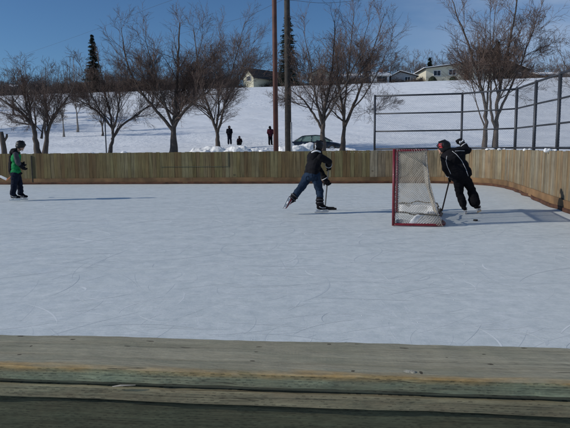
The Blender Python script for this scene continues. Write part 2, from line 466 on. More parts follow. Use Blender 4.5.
for i in range(4, len(pts) - 2, 16):
    n = normal_at(pts, i); p = pts[i] + n * .085; mb = MB(); mb.box(p + V((0, 0, .54)), (.09, .09, 1.08), Matrix.Rotation(math.atan2(n.y, n.x) , 3, 'Z'))
    obj('support_post', mb, M['rail'], bw)
# repair hatch: battens round a patch, and a dark joint at the left
def wallpt(px, z, off=-.006):
    # point on the far wall plane below the pixel column
    r = ray(px, 150); t = (back_l.y - k * back_l.x) / (r.y - k * r.x); q = V((r.x * t, r.y * t, z))
    return q + V((k, -1, 0)).normalized() * -off * -1 if False else q + V((-k, 1, 0)).normalized() * off
mb = MB(); a = wallpt(160, .62); b_ = wallpt(228, .62); mb.tube([a, b_], .007, 4)
a = wallpt(228, .62); mb.tube([a, a + V((0, 0, .5))], .008, 4)
obj('hatch_seam', mb, M['rail'], bw)
mb = MB(); a = wallpt(31, .05, -.012); mb.box(a + V((0, 0, .5)), (.035, .03, 1.04)); obj('joint_batten', mb, M['pole'], bw)

# snow clumps lying on the corner boards
for (px, py, s, lab) in ((485.5, 147.9, .07, 'small snow clump on the corner boards nearest the tree'), (497, 148.2, .06, 'flat snow clump on the boards between the tree and the fence posts'), (522, 149.2, .055, 'tiny snow clump on the curved boards below two fence posts'), (545, 151, .075, 'largest snow clump on the boards at the right'), (418, 147.2, .05, 'snow clump on the boards above the goal')):
    best = min(pts, key=lambda p: abs((p.x * .9995 / max(p.y, .1)) - (px - 285) / F * 1.007) + (10 if p.y < 5 else 0))
    i = pts.index(best); q = best + normal_at(pts, i) * .06
    mb = MB()
    for j in range(6): mb.ell(q + V((rb.uniform(-1, 1) * s * 1.6, rb.uniform(-.02, .02), BH + s * .05)), (s * rb.uniform(.5, 1.1), s * .6, s * rb.uniform(.35, .7)))
    o = remesh('snow_clump', mb, M['snow_lump'], None, .012, .01, 20); props(o, lab, 'snow clump', 'snow clumps on the boards')
    # origin stays at world zero: move it to the clump
    q.z = BH - .02
    for v_ in o.data.vertices: v_.co -= q
    o.location = q

# ------------------------------------------------------------------ near rail (where the camera stands)
ZR = .90
ra = P(0, 333.5, ZR); rbp = P(570, 348, ZR); rk = math.atan2(rbp.y - ra.y, rbp.x - ra.x)
rc = (ra + rbp) / 2
nb = thing('near_board_rail', (rc.x, rc.y, 0), 'weathered wooden board rail in the near foreground with green treated edge', 'board rail', rz=rk)
def loc_nick(px, py, rx, ry):
    p = P(px, py, ZR) - V((rc.x, rc.y, ZR)); p = Matrix.Rotation(-rk, 3, 'Z') @ p; return (p.x, p.y, rx * .62, ry * .62)
NICKS = [loc_nick(*q) for q in ((19.5, 354.5, .006, .004), (21, 336, .010, .004), (73, 339.5, .008, .004), (31, 346, .003, .006), (128, 347, .010, .0035), (150, 341.5, .012, .0035), (252.5, 361, .006, .004), (256, 352, .006, .003), (259, 347, .009, .003), (329, 344.5, .007, .004), (357, 344.5, .007, .003), (404, 348.5, .013, .003), (484, 355, .006, .003), (491, 364.5, .008, .0035), (421, 372, .004, .010), (353, 371, .005, .006), (524, 348.5, .008, .003), (447, 358, .004, .002))]
def wood_near(name, top, edge, face, faceonly=False):
    m, nt, b = newmat(name); tc = nt.nodes.new('ShaderNodeTexCoord'); sep = nt.nodes.new('ShaderNodeSeparateXYZ'); nt.links.new(tc.outputs['Object'], sep.inputs[0])
    X, Y, Z = sep.outputs
    ga = noise_t(nt, coords(nt, (2.2, 95, 95)), 1, 4, .6, .15); gb = noise_t(nt, coords(nt, (9, 330, 330)), 1, 3, .6); gc = noise_t(nt, coords(nt, (60, 260, 260)), 1, 2, .6)
    g1 = mathn(nt, 'ADD', mathn(nt, 'ADD', mathn(nt, 'MULTIPLY', ga, .36), mathn(nt, 'MULTIPLY', gb, .38)), mathn(nt, 'MULTIPLY', gc, .26))
    g2 = noise_t(nt, coords(nt, (1.0, 16, 16)), 1, 4, .6, .6)
    pat = noise_t(nt, coords(nt, (2.2, 9, 9)), 1.6, 4, .6, .4)
    tcol = ramp(nt, g1, [(.34, [c * .45 for c in top]), (.44, [c * .82 for c in top]), (.52, top), (.66, [min(1, c * 1.3) for c in top])]).outputs[0]
    blot = noise_t(nt, coords(nt, (5, 22, 22)), 1, 5, .7, .8)
    tcol = mixc(nt, ramp(nt, blot, [(.42, 0), (.66, .55)]).outputs[0], tcol, (top[0] * .55, top[1] * .62, top[2] * .6))
    tcol = mixc(nt, ramp(nt, g2, [(.4, .0), (.7, .35)]).outputs[0], tcol, (top[0] * .75, top[1] * .62, top[2] * .5))
    fcol = ramp(nt, g1, [(.36, [c * .42 for c in face]), (.5, face), (.64, [min(1, c * 1.4) for c in face])]).outputs[0]
    fcol = mixc(nt, ramp(nt, pat, [(.40, 0), (.62, .6)]).outputs[0], fcol, (.17, .145, .095) if not faceonly else (face[0] * .9, face[1] * .7, face[2] * .7))
    fcol = mixc(nt, ramp(nt, blot, [(.45, 0), (.7, .5)]).outputs[0], fcol, [c_ * .45 for c_ in face])
    # worn orange arris along the near top edge
    ym = mathn(nt, 'ADD', Y, mathn(nt, 'ADD', mathn(nt, 'MULTIPLY', mathn(nt, 'SUBTRACT', g2, .5), .045), mathn(nt, 'MULTIPLY', mathn(nt, 'SUBTRACT', blot, .5), .045)))
    e = ramp(nt, ym, [(0, 0), (1, 0)]); el = e.color_ramp.elements
    wr = nt.nodes.new('ShaderNodeMapRange'); wr.inputs[1].default_value = -.152; wr.inputs[2].default_value = -.134; wr.inputs[3].default_value = 1; wr.inputs[4].default_value = 0
    nt.links.new(ym, wr.inputs[0])
    zm = nt.nodes.new('ShaderNodeMapRange'); zm.inputs[1].default_value = ZR - .013; zm.inputs[2].default_value = ZR - .004; nt.links.new(mathn(nt, 'ADD', Z, mathn(nt, 'MULTIPLY', mathn(nt, 'SUBTRACT', g2, .5), .008)), zm.inputs[0])
    ef = mathn(nt, 'MULTIPLY', wr.outputs[0], zm.outputs[0])
    ef = mathn(nt, 'MULTIPLY', ef, ramp(nt, pat, [(.34, .1), (.55, 1)]).outputs[0])
    geo = nt.nodes.new('ShaderNodeNewGeometry'); sn = nt.nodes.new('ShaderNodeSeparateXYZ'); nt.links.new(geo.outputs['True Normal'], sn.inputs[0])
    isface = mathn(nt, 'LESS_THAN', sn.outputs[2], .55)
    c = mixc(nt, 1.0 if faceonly else isface, tcol, fcol)
    if not faceonly: c = mixc(nt, ef, c, ramp(nt, g1, [(.38, [x * .4 for x in edge]), (.56, edge)]).outputs[0])
    # incised treatment slits: staggered short dashes, mostly on the face
    row = mathn(nt, 'FLOOR', mathn(nt, 'DIVIDE', Z, .0041)); rfr = mathn(nt, 'FRACT', mathn(nt, 'DIVIDE', Z, .0041))
    jit = noise_t(nt, coords(nt, (9, 1, 140)), 1, 2)
    xf = mathn(nt, 'FRACT', mathn(nt, 'ADD', mathn(nt, 'ADD', mathn(nt, 'DIVIDE', X, .0165), mathn(nt, 'MULTIPLY', row, .37)), mathn(nt, 'MULTIPLY', jit, 2.2)))
    dash = mathn(nt, 'MULTIPLY', mathn(nt, 'LESS_THAN', xf, .40), mathn(nt, 'LESS_THAN', rfr, .26))
    dash = mathn(nt, 'MULTIPLY', dash, isface if not faceonly else 1.0)
    dash = mathn(nt, 'MULTIPLY', dash, mathn(nt, 'GREATER_THAN', noise_t(nt, coords(nt, (14, 1, 60)), 1.5, 2), .50))
    c = mixc(nt, mathn(nt, 'MULTIPLY', dash, .5), c, (.025, .025, .02))
    # drying cracks
    ck = noise_t(nt, coords(nt, (1.6, 60, 60)), 1, 2, .5, .1); cm = mathn(nt, 'LESS_THAN', mathn(nt, 'ABSOLUTE', mathn(nt, 'SUBTRACT', ck, .5)), .009)
    cm = mathn(nt, 'MULTIPLY', cm, mathn(nt, 'GREATER_THAN', noise_t(nt, coords(nt, (2.5, 30, 30)), 1, 2), .60))
    c = mixc(nt, mathn(nt, 'MULTIPLY', cm, .7), c, (.03, .027, .02))
    # individual nicks and pin knots where the board has them
    tot = None
    for (nx_, ny_, rx_, ry_) in NICKS:
        cbx = nt.nodes.new('ShaderNodeCombineXYZ'); 
        nt.links.new(mathn(nt, 'MULTIPLY', mathn(nt, 'SUBTRACT', X, nx_), 1 / rx_), cbx.inputs[0]); nt.links.new(mathn(nt, 'MULTIPLY', mathn(nt, 'SUBTRACT', Y, ny_), 1 / ry_), cbx.inputs[1])
        ln = nt.nodes.new('ShaderNodeVectorMath'); ln.operation = 'LENGTH'; nt.links.new(cbx.outputs[0], ln.inputs[0])
        q_ = mathn(nt, 'LESS_THAN', mathn(nt, 'ADD', ln.outputs['Value'], mathn(nt, 'MULTIPLY', mathn(nt, 'SUBTRACT', gc, .5), 2.2)), 1.0)
        tot = q_ if tot is None else mathn(nt, 'MAXIMUM', tot, q_)
    kn = nt.nodes.new('ShaderNodeMath'); kn.operation = 'MULTIPLY'; nt.links.new(tot, kn.inputs[0]); kn.inputs[1].default_value = 0.0 if faceonly else .85
    c = mixc(nt, kn.outputs[0], c, (.045, .034, .022))
    nt.links.new(c, b.inputs['Base Color']); b.inputs['Roughness'].default_value = .85; b.inputs['Specular IOR Level'].default_value = .2
    h = mathn(nt, 'SUBTRACT', g1, mathn(nt, 'ADD', mathn(nt, 'MULTIPLY', dash, .6), mathn(nt, 'ADD', cm, kn.outputs[0])))
    bump(nt, b, h, 1, .004); return m
def long_board(y0, y1, z0, z1, rnd, edge_noise, xa=-2.4, xb=3.2, seed=0):
    mb = MB(); n = 900; prof_ = []
    pr = [(y1, z0), (y1, z1 - rnd), (y1 - rnd * .4, z1 - rnd * .2), (y1 - rnd, z1)]
    for t in range(1, 6): pr.append((y1 + (y0 - y1) * t / 6, z1))
    pr += [(y0 + rnd * 1.3, z1 - rnd * .05), (y0 + rnd * .6, z1 - rnd * .3), (y0 + rnd * .15, z1 - rnd * .85), (y0, z1 - rnd * 1.5), (y0, (z0 + z1) / 2 - rnd * .3), (y0, z0 + rnd * .3), (y0 + rnd * .3, z0)]
    for i in range(n + 1):
        x = xa + (xb - xa) * i / n
        for j, (y, z) in enumerate(pr):
            e = noise.noise(V((x * 5, seed, j * .12))) * edge_noise + noise.noise(V((x * 24, seed, j * .6))) * edge_noise * .45
            far = j < 4
            mb.v.append((x, y + (e if far or j > 8 else 0) * 1.2, z + e * (.55 if 3 < j < 10 else .3)))
    m_ = len(pr)
    for i in range(n):
        for j in range(m_): j2 = (j + 1) % m_; mb.f.append((i * m_ + j, i * m_ + j2, (i + 1) * m_ + j2, (i + 1) * m_ + j))
    mb.f.append(tuple(range(m_))); mb.f.append(tuple(n * m_ + j for j in range(m_ - 1, -1, -1))); return mb
M['cap'] = wood_near('grey_treated_cap', (.355, .335, .245), (.42, .27, .10), (.22, .25, .165))
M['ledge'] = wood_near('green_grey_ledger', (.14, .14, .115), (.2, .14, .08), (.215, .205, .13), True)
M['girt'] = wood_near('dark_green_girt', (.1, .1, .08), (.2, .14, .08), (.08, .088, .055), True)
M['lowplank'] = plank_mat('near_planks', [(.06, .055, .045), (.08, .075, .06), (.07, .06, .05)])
obj('cap_board', long_board(-.150, 0, ZR - .026, ZR, .0045, .0035, seed=3), M['cap'], nb, smooth=False, local=True)
mb = MB(); mb.box((.4, -.079, ZR - .0303), (5.6, .125, .0075)); obj('gap_filler', mb, M['ledge'], nb, local=True)  # strip added inside the gap so that it renders less black
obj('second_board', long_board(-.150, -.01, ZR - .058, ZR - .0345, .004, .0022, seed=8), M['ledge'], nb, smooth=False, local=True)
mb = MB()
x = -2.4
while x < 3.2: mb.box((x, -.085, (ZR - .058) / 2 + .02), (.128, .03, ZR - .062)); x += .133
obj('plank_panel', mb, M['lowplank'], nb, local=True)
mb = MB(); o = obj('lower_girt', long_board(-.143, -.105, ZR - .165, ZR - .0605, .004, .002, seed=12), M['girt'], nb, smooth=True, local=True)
mb = MB(); mb.box((.4, -.06, (ZR - .06) / 2), (5.6, .012, ZR - .08)); obj('light_block_sheet', mb, M['pole'], nb, local=True)  # unseen sheet added to block back light between the near planks
# splinter stuck across the gap, and a raised knot
mb = MB(); mb.tube([(-.245, -.1545, ZR - .0315), (-.23, -.1555, ZR - .0285), (-.205, -.1545, ZR - .0275)], [.0008, .0014, .0005], 5); obj('splinter', mb, M['net'], nb, local=True)
mb = MB(); mb.ell((.243, -.128, ZR - .0022), (.013, .008, .0032)); mb.ell((.249, -.131, ZR - .0015), (.006, .005, .0032))
obj('knot', mb, simple('pale_knot_wood', (.40, .38, .30), .85, .5, 160, .003), nb, smooth=True, local=True)

# ------------------------------------------------------------------ chain link fence
fp = [(374.5, 20.9), (461, 20.3), (514.8, 18.8), (533.6, 16.8), (557, 15.0)]
fposts = [V((PD(px, 150, d).x, d, 0)) for px, d in fp] + [V((7.0, 13.0, 0)), V((6.7, 11.0, 0)), V((6.3, 9.0, 0))]
ft = thing('chain_link_fence', (fposts[0].x, fposts[0].y, 0), 'tall dark steel chain link fence behind the corner boards', 'fence')
ZT = 3.12; ZBt = 1.19
lev = [ZBt, ZBt + (ZT - ZBt) / 3, ZBt + 2 * (ZT - ZBt) / 3, ZT]
for i, p in enumerate(fposts):
    mb = MB(); r_ = .040 if i in (0, 1) else .048
    mb.tube([p + V((0, 0, .1)), p + V((0, 0, ZT + .02))], r_, 12); mb.ell(p + V((0, 0, ZT + .02)), (r_ * 1.05, r_ * 1.05, r_ * .7))
    obj('post', mb, M['steel'], ft, smooth=True)
for a, b_ in zip(fposts, fposts[1:]):
    for j, z in enumerate(lev):
        mb = MB(); mb.tube([a + V((0, 0, z)), b_ + V((0, 0, z))], .032 if j in (0, 3) else .026, 10); obj('rail', mb, M['steel'], ft, smooth=True)
    mb = MB(); L = (b_ - a).length; t = (b_ - a) / L; nn = V((-t.y, t.x, 0)) * .05; H = ZT - ZBt; s = .075
    kx = -H
    while kx < L:
        for sg in (0, 1):
            x0, x1 = kx, kx + H; z0, z1 = 0, H
            if x0 < 0: z0 = -x0; x0 = 0
            if x1 > L: z1 = H - (x1 - L); x1 = L
            if x1 - x0 < .02: continue
            if sg: z0, z1 = H - z0, H - z1
            mb.tube([a + t * x0 + nn + V((0, 0, ZBt + z0)), a + t * x1 + nn + V((0, 0, ZBt + z1))], .0016, 3, cap=False)
        kx += s
    obj('chain_link_mesh', mb, M['wire'], ft, fix=False)

# ------------------------------------------------------------------ hockey goal
g0 = P(393.3, 226.2)
th = None
best = 9
for q in range(0, 300):
    t_ = R(q / 10); fpnt = g0 + V((math.sin(t_), math.cos(t_), 0)) * 1.83; px = 285 + F * fpnt.x / (fpnt.y * 1.0) 
    if abs(px - 397.5) < best: best = abs(px - 397.5); th = t_
W = V((math.sin(th), math.cos(th), 0)); B = V((math.cos(th), -math.sin(th), 0)); Z = V((0, 0, 1))
gt = thing('hockey_goal', g0, 'red framed hockey goal with tattered grey netting seen from its side', 'hockey goal')
GH = 1.20; TD = .50; BD = .80; PRr = .024
def G(w, b_, z): return g0 + W * w + B * b_ + Z * z
for w in (0, 1.83):
    mb = MB(); mb.tube([G(w, 0, 0.01), G(w, 0, GH + PRr)], PRr, 14); obj('post', mb, M['red'], gt, smooth=True)
mb = MB(); mb.tube([G(-.01, 0, GH + .003), G(1.84, 0, GH + .003)], PRr, 14); obj('crossbar', mb, M['red'], gt, smooth=True)
mb = MB(); pt = [(0, 0), (0, BD * .35), (.02, BD * .8), (.12, BD * .97), (.35, BD), (.8, BD * .93), (1.03, BD * .93), (1.48, BD), (1.71, BD * .97), (1.81, BD * .8), (1.83, BD * .35), (1.83, 0)]
mb.tube(catmull([G(a, c, .03) for a, c in pt], 6), .021, 10); obj('base_frame', mb, M['red'], gt, smooth=True)
mb = MB(); pt = [(0, 0), (.0, TD * .6), (.1, TD), (.5, TD), (1.33, TD), (1.73, TD), (1.83, TD * .6), (1.83, 0)]
mb.tube(catmull([G(a, c, GH) for a, c in pt], 6), .014, 8); obj('top_frame', mb, M['red'], gt, smooth=True)
mb = MB(); mb.tube(catmull([G(.915, TD, GH), G(.915, TD + .06, .7), G(.915, BD * .93, .03)], 8), .014, 8); obj('centre_stay', mb, M['white'], gt, smooth=True)
def bdepth(z): 
    t_ = 1 - z / GH; return TD + (BD - .02 - TD) * t_ ** 1.9
def netpatch(S, lu, lv, cell=.037, rad=.0030, diag=True):
    mb = MB(); nu = int(lu / cell); nv = int(lv / cell)
    def line(pf, n):
        q = []
        for i in range(n + 1):
            u, v_ = pf(i / n)
            if 0 <= u <= 1 and 0 <= v_ <= 1: q.append(S(u, v_))
        if len(q) > 1: mb.tube(q, rad, 3, cap=False)
    for c_ in range(-nv, nu + 1):
        for sg in (1, -1):
            n = 22
            def pf(t_):
                uu = (c_ + t_ * nv) / nu; vv = t_ if sg > 0 else 1 - t_; return uu, vv
            line(pf, n)
    return mb
def sag(p, amt, s_=3.0): return p + V((noise.noise(p * s_), noise.noise(p * s_ + V((7, 0, 0))), noise.noise(p * s_ + V((0, 9, 0))))) * amt
nets = MB()
for w in (.0, 1.83):
    sgn = 1 if w == 0 else -1
    S = lambda u, v_, w=w, sgn=sgn: sag(G(w + sgn * (.012 + .1 * u * u * math.sin(math.pi * v_)), bdepth(v_ * GH) * u, .02 + v_ * (GH - .02)), .03)
    m_ = netpatch(S, .68, 1.2); nets.add(m_.v, m_.f)
S = lambda u, v_: sag(G(.0 + 1.83 * u, bdepth(v_ * GH) * (1 - .06 * math.sin(math.pi * u)) - .02 * (1 - v_), .02 + v_ * (GH - .02)), .04)
m_ = netpatch(S, 1.83, 1.22); nets.add(m_.v, m_.f)
S = lambda u, v_: sag(G(1.83 * u, TD * v_, GH - .03 * math.sin(math.pi * v_)), .015)
m_ = netpatch(S, 1.83, .5); nets.add(m_.v, m_.f)
obj('netting', nets, M['net'], gt, fix=False)
# rope lacing on top and posts
mb = MB()
for w in (0,):
    q = [G(0 + .017 * math.cos(i * 1.1), .03 + i / 70 * (TD - .04), GH + .017 * math.sin(i * 1.1)) for i in range(71)]; mb.tube(q, .0035, 5)
    q = [G(.004 + .005 * math.cos(i * .8), .030 + .006 * math.sin(i * .8), .05 + i / 110 * 1.12) for i in range(111)]; mb.tube(q, .004, 5)
obj('lacing', mb, M['net'], gt, smooth=True)
mb = MB()
for w_, zz in ((.03, .20), (1.80, .20)):
    mb.tube([sag(G(w_, BD * .9 * i / 20 + .03, zz), .05, 5) for i in range(21)], .011, 5)
mb.tube([sag(G(.03 + 1.77 * i / 24, BD * .93, .2), .05, 5) for i in range(25)], .011, 5)
obj('bunched_net', mb, simple('dirty_rope', (.10, .09, .075), .9, .4, 8), gt, smooth=True)
# canvas skirt along the base
mb = MB(); q = catmull([G(a, c, 0) for a, c in ((.02, .05), (.02, BD * .45), (.05, BD * .8), (.2, BD * .93), (.6, BD * .9), (1.2, BD * .9), (1.65, BD * .92), (1.79, BD * .75), (1.8, .05))], 8)
vs = []; L_ = len(q)
for i, p in enumerate(q):
    u = i / (L_ - 1); hh = .075 + .06 * math.sin(u * 9) * .4 + .09 * math.exp(-((u - .2) / .07) ** 2) + .06 * noise.noise(p * 4) + .05 * min(1, u * 4)
    for j in range(6):
        zz = hh * j / 5; e = sag(p + V((0, 0, zz + .012)), .05 * (j / 5), 6)
        vs.append(e)
fs = [(i * 6 + j, i * 6 + j + 1, i * 6 + 7 + j, i * 6 + 6 + j) for i in range(L_ - 1) for j in range(5)]
mb.add(vs, fs); o = obj('skirt', mb, M['skirt'], gt, smooth=True); md = o.modifiers.new('s', 'SOLIDIFY'); md.thickness = .006
mb = MB()
mb.ell(G(.9, BD * .76, 0), (.10, .10, .035)); mb.capsule(G(.1, BD * .78, -.01), G(1.7, BD * .78, -.01), .035, .035)
for i in range(16):
    p = G(rb.uniform(.05, 1.7), BD * rb.uniform(.68, .88), .015); mb.ell(p, (rb.uniform(.04, .09), rb.uniform(.04, .08), rb.uniform(.015, .04)))
o = remesh('snow_pile', mb, M['snow_lump'], None, .015, .012, 15); q0 = G(.9, BD * .7, 0)
for v_ in o.data.vertices: v_.co -= q0
o.location = q0; props(o, 'low heap of snow lying inside the back of the goal', 'snow heap')

# puck
pk = P(475.5, 221); mb = MB(); mb.tube([pk + Z * .002, pk + Z * .026], .038, 20)
o = obj('puck', mb, M['puck'], bevel=.002)
for v_ in o.data.vertices: v_.co -= pk
o.location = pk; props(o, 'black rubber hockey puck lying on the ice beside the skater by the goal', 'puck')

# ------------------------------------------------------------------ people
def frame(f, u):
    f = V(f).normalized(); u = V(u); u = (u - f * u.dot(f)).normalized(); s = f.cross(u)
    return Matrix((( s.x, f.x, u.x), (s.y, f.y, u.y), (s.z, f.z, u.z)))     # local x=right, y=forward, z=up
def head_blobs(mb, c, face, up, s=1.0):
    Mx = frame(face, up); T = lambda x, y, z: c + Mx @ V((x, y, z)) * s
    mb.ell(T(0, -.005, .02), (.074 * s, .092 * s, .10 * s), Mx)
    mb.ell(T(0, .028, -.045), (.056 * s, .058 * s, .062 * s), Mx)
    mb.capsule(T(0, .088, .012), T(0, .106, -.018), .008 * s, .013 * s)
    mb.ell(T(0, .078, -.082), (.024 * s, .018 * s, .018 * s), Mx)
    mb.ell(T(0, .080, .040), (.048 * s, .014 * s, .010 * s), Mx)
    mb.ell(T(0, .087, -.045), (.026 * s, .010 * s, .011 * s), Mx)
    for sx in (-1, 1): mb.ell(T(sx * .078, -.005, -.005), (.010 * s, .018 * s, .032 * s), Mx)
    return T, Mx
def hand_blobs(mb, wrist, hdir, grip, s=1.0, curl=1.0, side=1, fat=1.0):
    """palm, four fingers of unequal length bent round the grip axis, thumb from the side of the palm"""
    a = V(hdir).normalized(); g_ = V(grip); g_ = (g_ - a * g_.dot(a)).normalized(); n = a.cross(g_) * side
    pc = V(wrist) + a * .045 * s
    Mx = Matrix(((g_.x, a.x, n.x), (g_.y, a.y, n.y), (g_.z, a.z, n.z)))
    mb.ell(pc, (.042 * s * fat, .052 * s * fat, .020 * s * fat), Mx)
    Ls = (.85, 1.0, .93, .72)
    for i, L in enumerate(Ls):
        off = g_ * ((i - 1.5) * .021 * s * fat); p = pc + a * .038 * s + off; d = a.copy(); r_ = .0095 * s * fat
        for j, ln in enumerate((.040, .028, .022)):
            d = (Matrix.Rotation(-side * 0 + (-1) * R(48 * curl if j else 28 * curl) * 1.0, 3, g_ ) @ d) if side > 0 else (Matrix.Rotation(R(48 * curl if j else 28 * curl), 3, g_) @ d)
            q = p + d * ln * L * s; mb.capsule(p, q, r_, r_ * .93, 8); p = q; r_ *= .93
    p = pc - a * .02 * s - g_ * .036 * s * fat; d = (a * .6 - g_ * .7 - n * .3 * 1).normalized(); q = p + d * .038 * s
    mb.capsule(p, q, .012 * s * fat, .011 * s * fat, 8); q2 = q + (a * .9 - n * .6).normalized() * .03 * s; mb.capsule(q, q2, .011 * s * fat, .009 * s * fat, 8)
def skate(parent, ankle, f, u, s=1.0, boot='black', trim='white', holder='white'):
    Mx = frame(f, u); T = lambda x, y, z: V(ankle) + Mx @ V((x, y, z)) * s
    mb = MB()
    mb.capsule(T(0, -.015, .07), T(0, -.02, -.035), .052 * s, .045 * s); mb.capsule(T(0, -.03, -.05), T(0, .10, -.065), .038 * s, .036 * s)
    mb.capsule(T(0, .10, -.062), T(0, .165, -.068), .040 * s, .030 * s); mb.capsule(T(0, .02, .03), T(0, .09, -.045), .036 * s, .034 * s)
    mb.capsule(T(0, -.062, .10), T(0, -.055, .03), .014 * s, .03 * s)
    b = remesh('skate', mb, M[boot], parent, .010, 0)
    mb = MB(); Mx3 = Mx
    mb.box(T(0, -.03, -.115), (.022 * s, .075 * s, .04 * s), Mx); mb.box(T(0, .11, -.115), (.022 * s, .085 * s, .04 * s), Mx); mb.box(T(0, .04, -.130), (.014 * s, .27 * s, .014 * s), Mx)
    mb.box(T(0, .045, -.098), (.06 * s, .25 * s, .008 * s), Mx)
    obj('blade_holder', mb, M[holder], b, bevel=.002)
    mb = MB(); pts_ = [(-.11, -.128), (-.115, -.148), (-.09, -.158), (.17, -.158), (.195, -.146), (.2, -.128)]
    vs = [T(sx * .0022, y, z) for sx in (-1, 1) for y, z in pts_]; n = 6
    mb.add(vs, [tuple(range(n)), tuple(range(2 * n - 1, n - 1, -1))] + [(i, n + i, n + (i + 1) % n, (i + 1) % n) for i in range(n)])
    obj('blade', mb, M['steelblade'], b)
    mb = MB()
    for j in range(5):
        y = .035 + j * .018; z = .015 - j * .017; mb.tube([T(-.026, y, z), T(0, y + .012, z + .010), T(.026, y, z)], .0035 * s, 5)
    mb.tube([T(-.042, -.035, -.03), T(-.044, .03, -.058), T(-.041, .11, -.06)], .006 * s, 6); mb.tube([T(.042, -.035, -.03), T(.044, .03, -.058), T(.041, .11, -.06)], .006 * s, 6)
    obj('laces_and_trim', mb, M[trim], b, smooth=True)
    return b
def boot(parent, ankle, f, s=1.0):
    Mx = frame(f, (0, 0, 1)); T = lambda x, y, z: V(ankle) + Mx @ V((x, y, z)) * s; mb = MB()
    mb.capsule(T(0, 0, .08), T(0, -.01, -.03), .055 * s, .05 * s); mb.capsule(T(0, -.02, -.045), T(0, .13, -.05), .042 * s, .038 * s)
    return remesh('winter_boot', mb, M['black'], parent, .014)
def helmet(parent, c, face, up, s=1.0, mat='blackgloss', cage=True):
    Mx = frame(face, up); T = lambda x, y, z: c + Mx @ V((x, y, z)) * s; mb = MB()
    mb.ell(T(0, -.012, .045), (.100 * s, .122 * s, .098 * s), Mx); mb.ell(T(0, -.055, .0), (.088 * s, .075 * s, .085 * s), Mx)
    for sx in (-1, 1): mb.ell(T(sx * .078, -.012, -.012), (.022 * s, .052 * s, .055 * s), Mx)
    mb.ell(T(0, .085, .062), (.075 * s, .03 * s, .02 * s), Mx)
    h = remesh('helmet', mb, M[mat], parent, .008, 0, smooth_it=2)
    for sx in (-1, 1):
        mb = MB(); mb.tube([T(sx * .045, -.10, .085), T(sx * .05, -.02, .142), T(sx * .045, .06, .125)], .008 * s, 6); obj('vent_ridge', mb, M['black'], h, smooth=True)
    mb = MB(); mb.tube([T(-.085, .02, -.05), T(-.06, .05, -.09), T(0, .06, -.115), T(.06, .05, -.09), T(.085, .02, -.05)], .005 * s, 6)
    obj('chin_strap', mb, M['black'], h, smooth=True)
    return h, T, Mx
